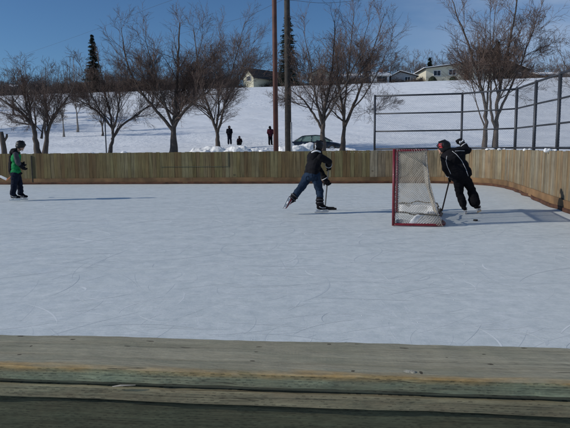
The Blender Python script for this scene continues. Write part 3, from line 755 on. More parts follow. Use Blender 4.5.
def person(label, group, base, J, face, up, s, mats, wr=.014, gloves=True):
    """J: joints in world space. One continuous body under clothing, plus clothing parts."""
    root = thing('person', base, label, 'person', group)
    lr = (J['shR'] - J['shL']).normalized(); spine = (J['neck'] - J['hip']).normalized(); fw = lr.cross(spine) * -1
    tf = Matrix(((lr.x, fw.x, spine.x), (lr.y, fw.y, spine.y), (lr.z, fw.z, spine.z)))
    mb = MB(); T, Mx = head_blobs(mb, J['head'], face, up, s)
    mb.capsule(J['neck'], J['head'] - V(up).normalized() * .03 * s, .052 * s, .048 * s)
    mb.ell((J['chest']), (.15 * s, .095 * s, .17 * s), tf); mb.ell(J['waist'], (.125 * s, .085 * s, .15 * s), tf); mb.ell(J['hip'], (.14 * s, .10 * s, .10 * s), tf)
    mb.capsule(J['neck'], J['chest'], .05 * s, .09 * s)
    for a in 'LR':
        mb.capsule(J['neck'], J['sh' + a], .05 * s, .052 * s)
        mb.capsule(J['sh' + a], J['el' + a], .050 * s, .037 * s); mb.capsule(J['el' + a], J['ha' + a], .037 * s, .026 * s)
        mb.capsule(J['hip'], J['hp' + a], .09 * s, .085 * s)
        mb.capsule(J['hp' + a], J['kn' + a], .082 * s, .055 * s); mb.capsule(J['kn' + a], J['an' + a], .055 * s, .036 * s)
        hd = J['ha' + a] - J['el' + a]; gr = J.get('grip' + a, fw)
        hand_blobs(mb, J['ha' + a], hd, gr, s * .85, J.get('curl' + a, .9), 1 if a == 'R' else -1)
        ft_ = J['toe' + a]; mb.capsule(J['an' + a], J['an' + a] + V(ft_).normalized() * .03 * s, .032 * s, .026 * s)
    body = remesh('body', mb, M['skin'], root, .011, 0, smooth_it=1)
    # eyes and mouth
    for sx in (-1, 1):
        e = MB(); e.ell(T(sx * .030, .083, .012), (.011 * s, .007 * s, .006 * s), Mx, 10, 6); obj('eye', e, M['eye'], body, smooth=True)
    e = MB(); e.capsule(T(-.018, .094, -.048), T(.018, .094, -.048), .004 * s, .004 * s, 6); obj('mouth', e, M['lip'], body, smooth=True)
    # jacket
    mb = MB(); k_ = mats.get('bulk', 1.0)
    mb.ell(J['chest'], (.195 * s * k_, .135 * s * k_, .19 * s), tf); mb.ell(J['waist'], (.175 * s * k_, .130 * s * k_, .17 * s), tf)
    mb.ell(J['hip'] + spine * .02, (.185 * s * k_, .140 * s * k_, .12 * s * mats.get('hem', 1)), tf); mb.capsule(J['neck'] + spine * -.01, J['chest'], .062 * s, .13 * s * k_)
    for a in 'LR':
        mb.capsule(J['neck'] - spine * .03, J['sh' + a], .06 * s, .078 * s * k_)
        w_ = J['el' + a] + (J['ha' + a] - J['el' + a]) * .93
        if not mats.get('sleeve'):
            mb.capsule(J['sh' + a], J['el' + a], .078 * s * k_, .062 * s * k_); mb.capsule(J['el' + a], w_, .062 * s * k_, .047 * s)
        else: mb.capsule(J['sh' + a], J['sh' + a] * .8 + J['el' + a] * .2, .078 * s * k_, .07 * s * k_)
    jk = remesh('jacket', mb, M[mats['jacket']], root, .012, wr, 8, seed=s * 3)
    if mats.get('sleeve'):
        for a in 'LR':
            mb = MB(); w_ = J['el' + a] + (J['ha' + a] - J['el' + a]) * .93
            mb.capsule(J['sh' + a] + spine * .012, J['el' + a], .082 * s * k_, .060 * s * k_); mb.capsule(J['el' + a], w_, .068 * s * k_, .05 * s)
            sl = remesh('sleeve', mb, M[mats['sleeve']], jk, .012, wr, 9)
    # trousers
    mb = MB(); tb = mats.get('tbulk', 1.0)
    mb.ell(J['hip'] - spine * .03, (.165 * s, .128 * s, .12 * s), tf)
    for a in 'LR':
        mb.capsule(J['hip'] - spine * .02, J['hp' + a], .10 * s, .105 * s * tb); mb.capsule(J['hp' + a], J['kn' + a], .102 * s * tb, .078 * s * tb)
        an = J['kn' + a] + (J['an' + a] - J['kn' + a]) * mats.get('cuff', .86); mb.capsule(J['kn' + a], an, .078 * s * tb, mats.get('cuffr' + a, mats.get('cuffr', .062)) * s * tb)
    tr = remesh('trousers', mb, M[mats['trousers']], root, .012, wr * 1.1, 9, seed=5)
    if gloves:
        for a in 'LR':
            mb = MB(); hd = (J['ha' + a] - J['el' + a]).normalized(); gr = J.get('grip' + a, fw)
            mb.capsule(J['ha' + a] - hd * .07 * s, J['ha' + a] + hd * .01 * s, .064 * s, .050 * s)
            hand_blobs(mb, J['ha' + a], hd, gr, s * .98, J.get('curl' + a, 1.25), 1 if a == 'R' else -1, mats.get('gfat', 1.45))
            gd = gr - hd * V(gr).dot(hd); gd.normalize(); mb.capsule(J['ha' + a] + hd * .04 * s - gd * .028 * s, J['ha' + a] + hd * .04 * s + gd * .028 * s, .040 * s, .040 * s)
            gl = remesh('glove', mb, M['black'], root, .0075, 0, smooth_it=1)
            if mats.get('pads'):
                for q_ in (-1, 0, 1):
                    mb = MB(); mb.ell(J['ha' + a] + hd * (.035 + .012 * q_ * q_) * s + gd * q_ * .03 * s - V((0, .043, 0)) * s, (.017 * s, .012 * s, .026 * s)); obj('knuckle_pad', mb, M['white'], gl, smooth=True)
            if mats.get('glovetrim'):
                mb = MB(); c0 = J['ha' + a] - hd * .045 * s; t1 = hd.orthogonal().normalized(); t2 = hd.cross(t1)
                mb.tube([c0 + (t1 * math.cos(q_ / 10 * 2 * math.pi) + t2 * math.sin(q_ / 10 * 2 * math.pi)) * .062 * s for q_ in range(11)], .008 * s, 6)
                obj('cuff_band', mb, M['white'], gl, smooth=True)
    return root, body, jk, tr, tf, fw, spine, lr
def lay(parent, target, pix, rad, mat, name, off=.003, extra=None):
    """a raised ribbon (piping, emblem) laid on the visible side of a mesh part"""
    o_ = origin(target); vs = [v_.co + o_ for v_ in target.data.vertices]; bv = BVHTree.FromPolygons(vs, [tuple(p.vertices) for p in target.data.polygons])
    q = []
    for (px, py) in pix:
        d = ray(px, py).normalized(); h = bv.ray_cast(V((0, 0, EYE)), d)
        if h[0] is not None: q.append(h[0] + h[1] * off)
    if len(q) > 1:
        mb = MB(); mb.tube(q, rad, 6); return obj(name, mb, mat, parent, smooth=True)
def lerp_pix(p, n=8):
    out = []
    for a, b in zip(p, p[1:]):
        for i in range(n): out.append((a[0] + (b[0] - a[0]) * i / n, a[1] + (b[1] - a[1]) * i / n))
    out.append(p[-1]); return out
def stick(name_label, top, heel, toe_dir, blade_mat='tape', shaft_mat='stickwood', group=None, knob=True, bl=.29):
    top = V(top); heel = V(heel); root = thing('hockey_stick', heel, name_label, 'hockey stick', group)
    ax = (top - heel).normalized(); td = V(toe_dir).normalized(); sd = ax.cross(td).normalized(); fd = sd.cross(ax).normalized()
    mb = MB(); c = (top + heel) / 2 + ax * .02; mb.box(c, (.018, .026, (top - heel).length), Matrix(((sd.x, fd.x, ax.x), (sd.y, fd.y, ax.y), (sd.z, fd.z, ax.z))))
    obj('shaft', mb, M[shaft_mat], root, bevel=.004)
    mb = MB(); vs = []; n = 9; dn = V((0, 0, 1)) if abs(td.z) < .6 else ax
    side = td.cross(dn).normalized(); dn = side.cross(td).normalized()
    for i in range(n):
        t_ = i / (n - 1); p = heel + td * bl * t_ + side * .03 * t_ * t_; hh = .035 - .004 * t_ if t_ < .85 else .022
        for sx in (-1, 1):
            vs += [p + side * sx * .005 - dn * .0 + V((0, 0, .002)), p + side * sx * .005 + dn * hh * 2]
    fs = []
    for i in range(n - 1):
        a = i * 4; fs += [(a, a + 4, a + 5, a + 1), (a + 2, a + 3, a + 7, a + 6), (a + 1, a + 5, a + 7, a + 3), (a, a + 2, a + 6, a + 4)]
    fs += [(0, 1, 3, 2), ((n - 1) * 4, (n - 1) * 4 + 2, (n - 1) * 4 + 3, (n - 1) * 4 + 1)]
    mb.add(vs, fs); obj('blade', mb, M[blade_mat], root)
    if knob: mb = MB(); mb.capsule(top - ax * .09, top + ax * .02, .017, .019, 8); obj('taped_knob', mb, M['tape'], root, smooth=True)
    return root

# --- skater 1: green jacket, far left, in profile facing right
d = 14.12; Q = lambda px, py, o_=0: PD(px, py, d + o_)
J = dict(head=Q(20.7, 146.3), neck=Q(17.3, 151.8), chest=Q(15.8, 158), waist=Q(15.6, 166), hip=Q(15.8, 172.5),
         shR=Q(15.6, 154.8, -.16), elR=Q(17.6, 162.5, -.20), haR=Q(22.6, 167.2, -.12), shL=Q(16.8, 154.8, .16), elL=Q(18.5, 164, .2), haL=Q(22.8, 164.6, .05),
         hpR=Q(15.2, 175, -.08), knR=Q(14.0, 185.2, -.10), anR=Q(13.0, 194.6, -.12), hpL=Q(16.8, 175, .08), knL=Q(19.8, 185, .08), anL=Q(20.6, 193.9, .10), toeR=(1, 0, 0), toeL=(1, 0, 0))
gv = (Q(2, 181, .95) - Q(25, 165.5, .0)); J['gripR'] = gv; J['gripL'] = gv
base = V((Q(16, 190).x, d, 0))
r1, body, jk, tr, tf, fw, sp, lr = person('person in green and grey jacket and black helmet gliding in profile at the left', 'skaters on the ice', base, J, (1, -.12, -.28), (.25, 0, 1), .92,
    dict(jacket='green', sleeve='grey', trousers='navy', bulk=.98, tbulk=1.08, cuffr=.072, cuff=.92, gfat=1.35))
helmet(r1, J['head'], (1, -.12, -.28), (.25, 0, 1), 1.0)
mb = MB(); mb.capsule(Q(12.3, 152.8, .1), Q(12.6, 152.8, -.1), .075, .075); mb.capsule(Q(14.5, 152, -.15), Q(17.5, 153.2, -.12), .06, .05); mb.capsule(Q(14.5, 151.4, .12), Q(18.5, 153.0, .08), .06, .05); mb.capsule(Q(13, 151, 0), Q(16.5, 150.2, 0), .07, .06)
remesh('hood', mb, M['black'], r1, .012, .008)
mb = MB(); mb.capsule(Q(11.0, 157, 0), Q(10.6, 171, 0), .050, .060); mb.capsule(Q(11.4, 157, -.07), Q(11.0, 171, -.07), .04, .05); mb.capsule(Q(11.4, 157, .07), Q(11.0, 171, .07), .04, .05)
o = remesh('jacket_back_panel', mb, M['black'], jk, .012, .008)
mb = MB(); mb.ell(Q(15.8, 173.4), (.165, .14, .055)); remesh('jacket_hem', mb, M['black'], jk, .012, .006)
for a in 'RL': skate(r1, J['an' + a], (1, -.05, 0), (0, 0, 1), .96)
stick('hockey stick with white blade carried behind the person in green', Q(25.5, 165.0, -.06), Q(6.2, 180.5, .75), (-1, .1, .45), 'white', 'orange', 'hockey sticks', bl=.26)

# --- skater 2: black hoodie and jeans, striding, centre
d = 10.63; Q = lambda px, py, o_=0: PD(px, py, d + o_)
J = dict(head=Q(318.8, 147.2, .04), neck=Q(316.3, 153.2, .02), chest=Q(314.6, 159.2, 0), waist=Q(312.8, 167.2, -.02), hip=Q(311.8, 173.5, -.02),
         shL=Q(310.6, 156.8, .13), shR=Q(320.2, 157.0, -.12), elR=Q(329.2, 161.8, -.02), haR=Q(328.4, 165.6, .18), elL=Q(319.5, 169, .36), haL=Q(325.9, 180.4, .37),
         hpL=Q(308.9, 175, .06), knL=Q(301.6, 186.8, .05), anL=Q(291.0, 200.6, -.02), hpR=Q(315.2, 175, -.06), knR=Q(319.6, 190.2, .06), anR=Q(319.8, 204.8, 0), toeL=(-.3, .2, -.9), toeR=(.8, .6, 0))
heel = P(324.8, 210.2); gv = Q(328.6, 164, .22) - heel; J['gripR'] = gv; J['gripL'] = gv
base = V((Q(318, 190).x, d, 0))
r2, body, jk, tr, tf, fw, sp, lr = person('person in black hoodie and blue jeans striding away with one skate kicked back', 'skaters on the ice', base, J, (.75, .66, -.15), (.2, .15, 1), 1.0,
    dict(jacket='black', trousers='jeans', bulk=.92, tbulk=.98, cuffr=.062, cuff=.84, glovetrim=True)) if M.setdefault('jeans', simple('blue_denim', (.016, .030, .056), .9, .35, 8, .004, bscale=60, spec=.12)) else None
h, T, Mx = helmet(r2, J['head'], (.75, .66, -.15), (.2, .15, 1), .90)
mb = MB(); mb.capsule(Q(311.5, 154.6, -.03), Q(319.5, 153.2, -.06), .062, .062); mb.ell(Q(314.4, 156.4, -.10), (.10, .065, .08)); remesh('hood', mb, M['black'], jk, .012, .008)
mb = MB(); mb.tube(catmull([Q(311.8, 152.6, -.10), Q(314.5, 151.2, -.14), Q(317.5, 150.9, -.15), Q(320.5, 152.2, -.12)], 5), .016, 7); obj('hood_lining', mb, M['whitetrim'] if 'whitetrim' in M else M['white'], jk, smooth=True)
lay(h, h, lerp_pix([(315.2, 149.6), (316, 146.5), (315.4, 144.6)], 5), .009, M['white'], 'sticker')
for (pa, pb) in (((312, 174.0), (313.4, 181)),): lay(tr, tr, lerp_pix([pa, pb], 5), .003, M['navy'], 'seam')
lay(tr, tr, lerp_pix([(306.2, 176.5), (308.6, 176.2), (309.2, 179.3), (307.7, 180.8), (306, 179.6), (306.2, 176.5)], 3), .003, M['navy'], 'back_pocket')
lay(tr, tr, lerp_pix([(314.4, 176.2), (317.2, 176.4), (317.4, 179.8), (315.8, 181), (314.5, 179.6), (314.4, 176.2)], 3), .003, M['navy'], 'back_pocket')
# shin guards strapped over the jeans
for a, q_ in (('L', (.70, .93)), ('R', (.62, .93))):
    mb = MB(); k0 = J['kn' + a]; a0 = J['an' + a]; mb.capsule(k0.lerp(a0, q_[0]), k0.lerp(a0, q_[1]), .073, .066); sg = remesh('shin_guard', mb, M['black'], r2, .012, .004)
    mb = MB(); ax = (a0 - k0).normalized(); t1 = ax.orthogonal().normalized(); t2 = ax.cross(t1)
    for w_ in (.68, .88):
        c0 = k0.lerp(a0, w_); mb.tube([c0 + (t1 * math.cos(i / 10 * 6.283) + t2 * math.sin(i / 10 * 6.283)) * .076 for i in range(11)], .010, 6)
    obj('strap', mb, M['grey'], sg, smooth=True)
sk = skate(r2, J['anL'], (-.42, .30, -.86), (.60, .75, -.05), .92, 'redboot', 'white', 'white') if M.setdefault('redboot', simple('dark_red_skate_leather', (.16, .015, .025), .6, .6, 14)) else None
skate(r2, J['anR'], (.9, .42, 0), (0, 0, 1), 1.0)
stick('black bladed hockey stick held low in front of the person in jeans', Q(329.0, 163.2, .2), heel, (1, .25, 0), 'tape', 'stickwood', 'hockey sticks', bl=.24)

# --- skater 3: black hockey suit, leaning left beside the goal, arm raised
d = 10.45; Q = lambda px, py, o_=0: PD(px, py, d + o_)
J = dict(head=Q(443.6, 148.2, .08), neck=Q(449.5, 152.3, .03), chest=Q(453, 158.5, 0), waist=Q(457.8, 167.5, 0), hip=Q(461, 175, 0),
         shL=Q(445.8, 157.2, .02), shR=Q(458.2, 151.6, .02), elR=Q(467.5, 150.4, .04), haR=Q(462.3, 143.6, .12), elL=Q(445.6, 168.5, .02), haL=Q(450.2, 175.8, .16),
         hpL=Q(457.8, 179, 0), knL=Q(459.8, 194, .08), anL=Q(463.4, 205.6, .0), hpR=Q(465.2, 178, .02), knR=Q(471.4, 189.4, .10), anR=Q(475.2, 204.0, .04), toeL=(.25, 1, 0), toeR=(.3, 1, 0), curlR=1.0)
heel = P(441.6, 212.2); J['gripL'] = Q(451, 174, .18) - heel; J['gripR'] = V((1, 0, .1))
base = V((Q(468, 200).x, d, 0))
r3, body, jk, tr, tf, fw, sp, lr = person('person in black hockey suit leaning left beside the goal with one arm raised', 'skaters on the ice', base, J, (-.75, .62, -.1), (-.25, 0, 1), 1.04,
    dict(jacket='black', trousers='black', pads=1, bulk=1.13, tbulk=.94, cuffrL=.076, cuffrR=.112, cuff=.84, glovetrim=True, hem=1.25))
h, T, Mx = helmet(r3, J['head'], (-.75, .62, -.1), (-.25, 0, 1), 1.05)
for z_ in ((438.8, 144.2), (438.6, 146.0), (439.5, 147.6)): lay(h, h, lerp_pix([(z_[0], z_[1]), (z_[0] + 3.4, z_[1] - .2)], 4), .010, M['redlogo'], 'red_emblem')
lay(h, h, lerp_pix([(439.2, 144.4), (442.4, 147.3)], 4), .010, M['redlogo'], 'red_emblem')
lay(jk, jk, lerp_pix([(452.2, 151.2), (456.5, 154.5), (461.5, 160.5), (465.8, 169), (468.2, 176)]), .0045, M['white'], 'piping')
lay(jk, jk, lerp_pix([(447.0, 156), (446.0, 161), (447.6, 167), (451, 174)]), .0045, M['white'], 'piping')
lay(jk, jk, lerp_pix([(455, 151.2), (460, 150.8), (464.5, 150.9)]), .0045, M['white'], 'piping')
skate(r3, J['anL'], (.40, .91, 0), (-.33, .0, .94), 1.0, 'black', 'white'); skate(r3, J['anR'], (.55, .82, 0), (-.48, 0, .87), 1.05, 'black', 'white')
stick('thin dark hockey stick reaching down from the person beside the goal', Q(450.9, 174.2, .19), heel, (-1, .1, 0), 'tape', 'darkshaft', 'hockey sticks', knob=False) if M.setdefault('darkshaft', simple('dark_brown_shaft', (.035, .022, .018), .5, .2, 9)) else None

# ------------------------------------------------------------------ people behind the rink
def bystander(px, ytop, yfeet, d, label, mats, face, sit=False):
    s = 0; top = PD(px, ytop, d); ft_ = PD(px, yfeet, d); H = top.z - ft_.z; s = H / 1.72; c = V((top.x, d, ft_.z))
    r_ = V((1, .2, 0)).normalized(); 
    def q(x, y, z): return c + r_ * x * s + V((0, y * s, z * s))
    if not sit:
        J = dict(head=q(0, 0, 1.60), neck=q(0, 0, 1.44), chest=q(0, 0, 1.25), waist=q(0, 0, 1.05), hip=q(0, 0, .93), shL=q(-.18, 0, 1.38), shR=q(.18, 0, 1.38), elL=q(-.25, 0, 1.12), elR=q(.24, 0, 1.12), haL=q(-.16, -.14, .98), haR=q(.17, -.14, .97),
                 hpL=q(-.09, 0, .88), hpR=q(.09, 0, .88), knL=q(-.10, -.02, .48), knR=q(.10, .03, .48), anL=q(-.11, 0, .09), anR=q(.12, .04, .09), toeL=face, toeR=face)
    else:
        s = H / .95
        J = dict(head=q(0, 0, .83), neck=q(0, 0, .66), chest=q(0, 0, .48), waist=q(0, 0, .28), hip=q(0, 0, .14), shL=q(-.17, 0, .60), shR=q(.17, 0, .60), elL=q(-.24, -.05, .36), elR=q(.24, -.05, .36), haL=q(-.17, -.2, .24), haR=q(.17, -.2, .24),
                 hpL=q(-.1, 0, .12), hpR=q(.1, 0, .12), knL=q(-.18, -.34, .30), knR=q(.18, -.34, .30), anL=q(-.15, -.55, .06), anR=q(.15, -.55, .06), toeL=(0, -1, 0), toeR=(0, -1, 0))
    root, body, jk, tr, *_ = person(label, 'people behind the boards', c, J, face, (0, 0, 1), s, mats)
    mb = MB(); hc = J['head'] + V((0, 0, .02 * s)); mb.ell(hc - V(face).normalized() * .035 * s, (.125 * s, .125 * s, .135 * s)); mb.capsule(J['neck'] + V((0, 0, .0)), J['neck'] + V((0, 0, .08 * s)), .10 * s, .11 * s); mb.ell(hc + V((0, 0, .12 * s)), (.03 * s, .03 * s, .03 * s))
    remesh('hat', mb, M[mats['hat']], root, .014)
    for a in 'LR': boot(root, J['an' + a], J['toe' + a], s)
M['navyblack'] = simple('navy_black_coat', (.008, .009, .016), .9, .3, 9, spec=.1)
M['maroondark'] = simple('dark_maroon_suit', (.020, .010, .014), .9, .3, 9, spec=.1)
bystander(229.3, 126.0, 144.6, 50, 'person standing in a long dark coat behind the snow bank', dict(jacket='navyblack', trousers='navy', hat='navyblack', bulk=1.32, hem=2.6, cuffr=.08, tbulk=1.2), (.3, -1, 0))
bystander(239.4, 136.2, 145.0, 50, 'small child sitting on the snow bank in a dark maroon snowsuit', dict(jacket='maroondark', trousers='black', hat='maroondark', bulk=1.4, cuffr=.09, tbulk=1.3), (.2, -1, 0), True)
bystander(270.2, 126.3, 145.2, 50, 'person in a maroon coat standing just left of the rusty pole', dict(jacket='maroon', trousers='black', hat='black', bulk=1.3, hem=1.6, cuffr=.075, tbulk=1.2), (.8, .6, 0))

# ------------------------------------------------------------------ snow bank
for (pa, pb, dd, hgt, lab, sd) in ((192, 268, 44.0, .80, 'lumpy ploughed snow bank between the tree and the rusty pole', 1), (279, 320, 43.0, 1.02, 'ploughed snow bank heaped in front of the parked car', 2), (322, 356, 43.0, .60, 'low snow bank between the two tree trunks by the car', 3), (0, 190, 45.0, .22, 'long low ridge of rough snow behind the left boards', 4)):
    xa = PD(pa, 148, dd).x; xb = PD(pb, 148, dd).x; mb = MB(); rr = random.Random(sd); n = int((xb - xa) * 9)
    for i in range(n):
        t_ = rr.random(); x = xa + (xb - xa) * t_; env = math.sin(math.pi * min(1, max(0, t_))) ** .35; y = dd + rr.gauss(0, .45); hz = hgt * env * rr.uniform(.35, 1.0) * math.exp(-((y - dd) / .8) ** 2)
        g_ = terr(x, y); r_ = rr.uniform(.12, .36); mb.ell((x, y, g_ + hz - r_ * .75), (r_ * rr.uniform(.9, 1.8), r_ * 1.1, r_ * rr.uniform(.8, 1.2)), nu=10, nv=7)
    for i in range(24):
        t_ = (i + .5) / 24; x = xa + (xb - xa) * t_; mb.ell((x, dd + .2, terr(x, dd) - .1), ((xb - xa) / 24 * 1.2, .9, hgt * .7 + .08), nu=10, nv=7)
    q0 = V(((xa + xb) / 2, dd, terr((xa + xb) / 2, dd)))
    o = remesh('snow_bank', mb, M['snow_lump'], None, .07, .07, 3.0, 1)
    for v_ in o.data.vertices: v_.co -= q0
    o.location = q0; props(o, lab, 'snow bank', 'ploughed snow banks')

# ------------------------------------------------------------------ parked car (dark saloon, nose to the right)
cx = PD(317, 148, 47.5).x; cz = terr(cx, 47.5) + .0; cc = V((cx, 47.5, cz - .12))
ct = thing('parked_car', cc, 'dark blue saloon car parked behind the snow bank, nose to the right', 'car', rz=R(-12))
def car_loft(stations, mat, name, parent, smooth=True):
    mb = MB(); n = len(stations[0][1])
    for x, sec in stations:
        for (y, z) in sec: mb.v.append((x, y, z))
    for i in range(len(stations) - 1):
        for j in range(n):
            j2 = (j + 1) % n; mb.f.append((i * n + j, i * n + j2, (i + 1) * n + j2, (i + 1) * n + j))
    mb.f.append(tuple(range(n))); mb.f.append(tuple((len(stations) - 1) * n + j for j in range(n - 1, -1, -1)))
    return obj(name, mb, mat, parent, smooth=smooth, local=True)
def sec(w, z0, z1, b=.12): return [(-w, z0 + .05), (-w * .93, z0), (w * .93, z0), (w, z0 + .05), (w * 1.01, (z0 + z1) / 2), (w * .97, z1 - b * .6), (w * .86, z1 - b * .1), (0, z1), (-w * .86, z1 - b * .1), (-w * .97, z1 - b * .6), (-w * 1.01, (z0 + z1) / 2)]
st = [(-2.28, sec(.70, .35, .80)), (-2.2, sec(.80, .25, .93)), (-1.9, sec(.86, .22, .99)), (-1.4, sec(.88, .2, 1.0)), (-.5, sec(.89, .2, .95)), (.6, sec(.89, .2, .93)), (1.1, sec(.88, .2, .93)), (1.7, sec(.86, .2, .84)), (2.1, sec(.80, .22, .73)), (2.28, sec(.66, .3, .60))]
bd = car_loft(st, M['carpaint'], 'car_body', ct)
b_ = bd.modifiers.new('sub', 'SUBSURF'); b_.levels = b_.render_levels = 1
def rsec(w, wt, z0, z1): return [(-w, z0), (w, z0), (wt, z1 - .03), (wt * .8, z1), (-wt * .8, z1), (-wt, z1 - .03)]
gh = [(-1.75, rsec(.78, .76, .94, .98)), (-1.15, rsec(.78, .60, .93, 1.36)), (-.9, rsec(.79, .60, .93, 1.40)), (0, rsec(.80, .62, .92, 1.44)), (.35, rsec(.80, .60, .92, 1.40)), (1.2, rsec(.78, .76, .90, .95))]
car_loft(gh, M['carglass'], 'cabin_glass', ct, False)
mb = MB()
for y0 in (-1, 1):
    for chain in ([(-1.78, .78, .98), (-1.15, .615, 1.37), (-.9, .615, 1.41), (0, .635, 1.445), (.35, .615, 1.41), (1.22, .78, .95)], [(-.35, .81, .93), (-.35, .63, 1.42)], [(-1.25, .80, .94), (-1.02, .62, 1.37)]): mb.tube([(x, y0 * y, z) for x, y, z in chain], .035, 6)
obj('window_pillars', mb, M['carpaint'], ct, smooth=True, local=True)
mb = MB(); mb.ell((-.28, 0, 1.40), (.85, .64, .055)); obj('roof', mb, M['carpaint'], ct, smooth=True, local=True)
for x in (-1.35, 1.38):
    for y in (-.82, .82):
        mb = MB(); mb.tube([(x, y - .1, .32), (x, y + .1, .32)], .32, 24); w_ = obj('wheel', mb, M['tyre'], ct, local=True, bevel=.02)
        mb = MB(); s_ = 1 if y > 0 else -1; mb.tube([(x, y + s_ * .09, .32), (x, y + s_ * .108, .32)], .21, 16); obj('rim', mb, M['alloy'], w_, local=True)
for y in (-.6, .6):
    mb = MB(); mb.ell((2.13, y, .60), (.12, .16, .07)); obj('headlight', mb, M['lamp'], ct, smooth=True, local=True)
    mb = MB(); mb.ell((-2.2, y, .78), (.06, .17, .08)); obj('tail_light', mb, M['taillamp'], ct, smooth=True, local=True)
    mb = MB(); s_ = 1 if y > 0 else -1; mb.ell((.72, s_ * .95, .98), (.07, .09, .06)); obj('wing_mirror', mb, M['carpaint'], ct, smooth=True, local=True)
for x in (-1.0, .05):
    mb = MB(); mb.box((x, -.905, .80), (.16, .03, .03)); obj('door_handle', mb, M['alloy'], ct, local=True)

# ------------------------------------------------------------------ poles and wires
def straight_pole(name, px, pytop, d, r0, r1, mat, label, ztop):
    b0 = V((PD(px, 148, d).x, d, 0)); z0 = terr(b0.x, d); t = thing(name, (b0.x, d, z0), label, 'pole')
    mb = MB(); mb.tube([(b0.x, d, z0 - .3), (b0.x, d, z0 + (ztop - z0) * .5), (b0.x, d, ztop)], [r0, (r0 + r1) / 2, r1], 20); obj('shaft', mb, mat, t, smooth=True); return t, b0, z0
t, b0, z0 = straight_pole('light_pole', 276.0, 0, 23, .105, .09, M['rust'], 'tall rusty red steel pole behind the boards left of the wooden pole', 9.5)
mb = MB(); mb.tube([(b0.x, 23, z0 - .05), (b0.x, 23, z0 + .03)], .22, 16); obj('base_flange', mb, M['rust'], t)
mb = MB(); mb.box((b0.x + .5, 22.9, 9.3), (.5, .3, .16)); mb.box((b0.x - .5, 22.9, 9.3), (.5, .3, .16)); mb.box((b0.x, 23, 9.45), (1.6, .08, .08)); obj('flood_lamp', mb, M['steel'], t, bevel=.02)
t, b1, z1 = straight_pole('utility_pole', 288.3, 0, 36, .215, .165, M['pole'], 'thick weathered wooden utility pole in front of the dark spruce', 14.5)
mb = MB(); mb.tube([(b1.x + .2, 35.83, z1), (b1.x + .2, 35.83, z1 + 2.2)], .05, 10); obj('pale_tube', mb, M['polemetal'], t, smooth=True)  # pale tube up the lower right side of the pole
mb = MB(); mb.box((b1.x, 35.8, 14.0), (2.4, .1, .12)); obj('crossarm', mb, M['pole'], t)
for dx in (-1.05, -.4, .4, 1.05):
    mb = MB(); mb.capsule((b1.x + dx, 35.8, 14.08), (b1.x + dx, 35.8, 14.2), .05, .035, 8); obj('insulator', mb, M['polemetal'], t, smooth=True)
def wire(pts_, r, label):
    q = catmull([V(p) for p in pts_], 10); o0 = q[0]; mb = MB(); mb.tube([p - o0 for p in q], r, 5, cap=False); o = obj('overhead_wire', mb, M['steel'], smooth=True, fix=False); o.location = o0; props(o, label, 'wire', 'overhead wires')
wire([(b1.x - 1.05, 35.8, 14.22), PD(200, -12, 48), PD(150, 8, 60), PD(87, 32.5, 84), PD(16, 57, 110), PD(-60, 81, 130)], .011, 'thin overhead wire crossing the open sky at the upper left')
wire([(b1.x - .2, 35.8, 10.35), PD(240, 18.5, 50), PD(190, 31, 66), PD(130, 48, 90)], .010, 'thin overhead wire leaving the wooden pole low through the left treetops')
wire([(b1.x + .2, 35.8, 10.3), PD(335, 2.5, 42), PD(420, -6, 50), PD(640, -20, 60)], .013, 'thin overhead wire running right from the wooden pole through the treetops')

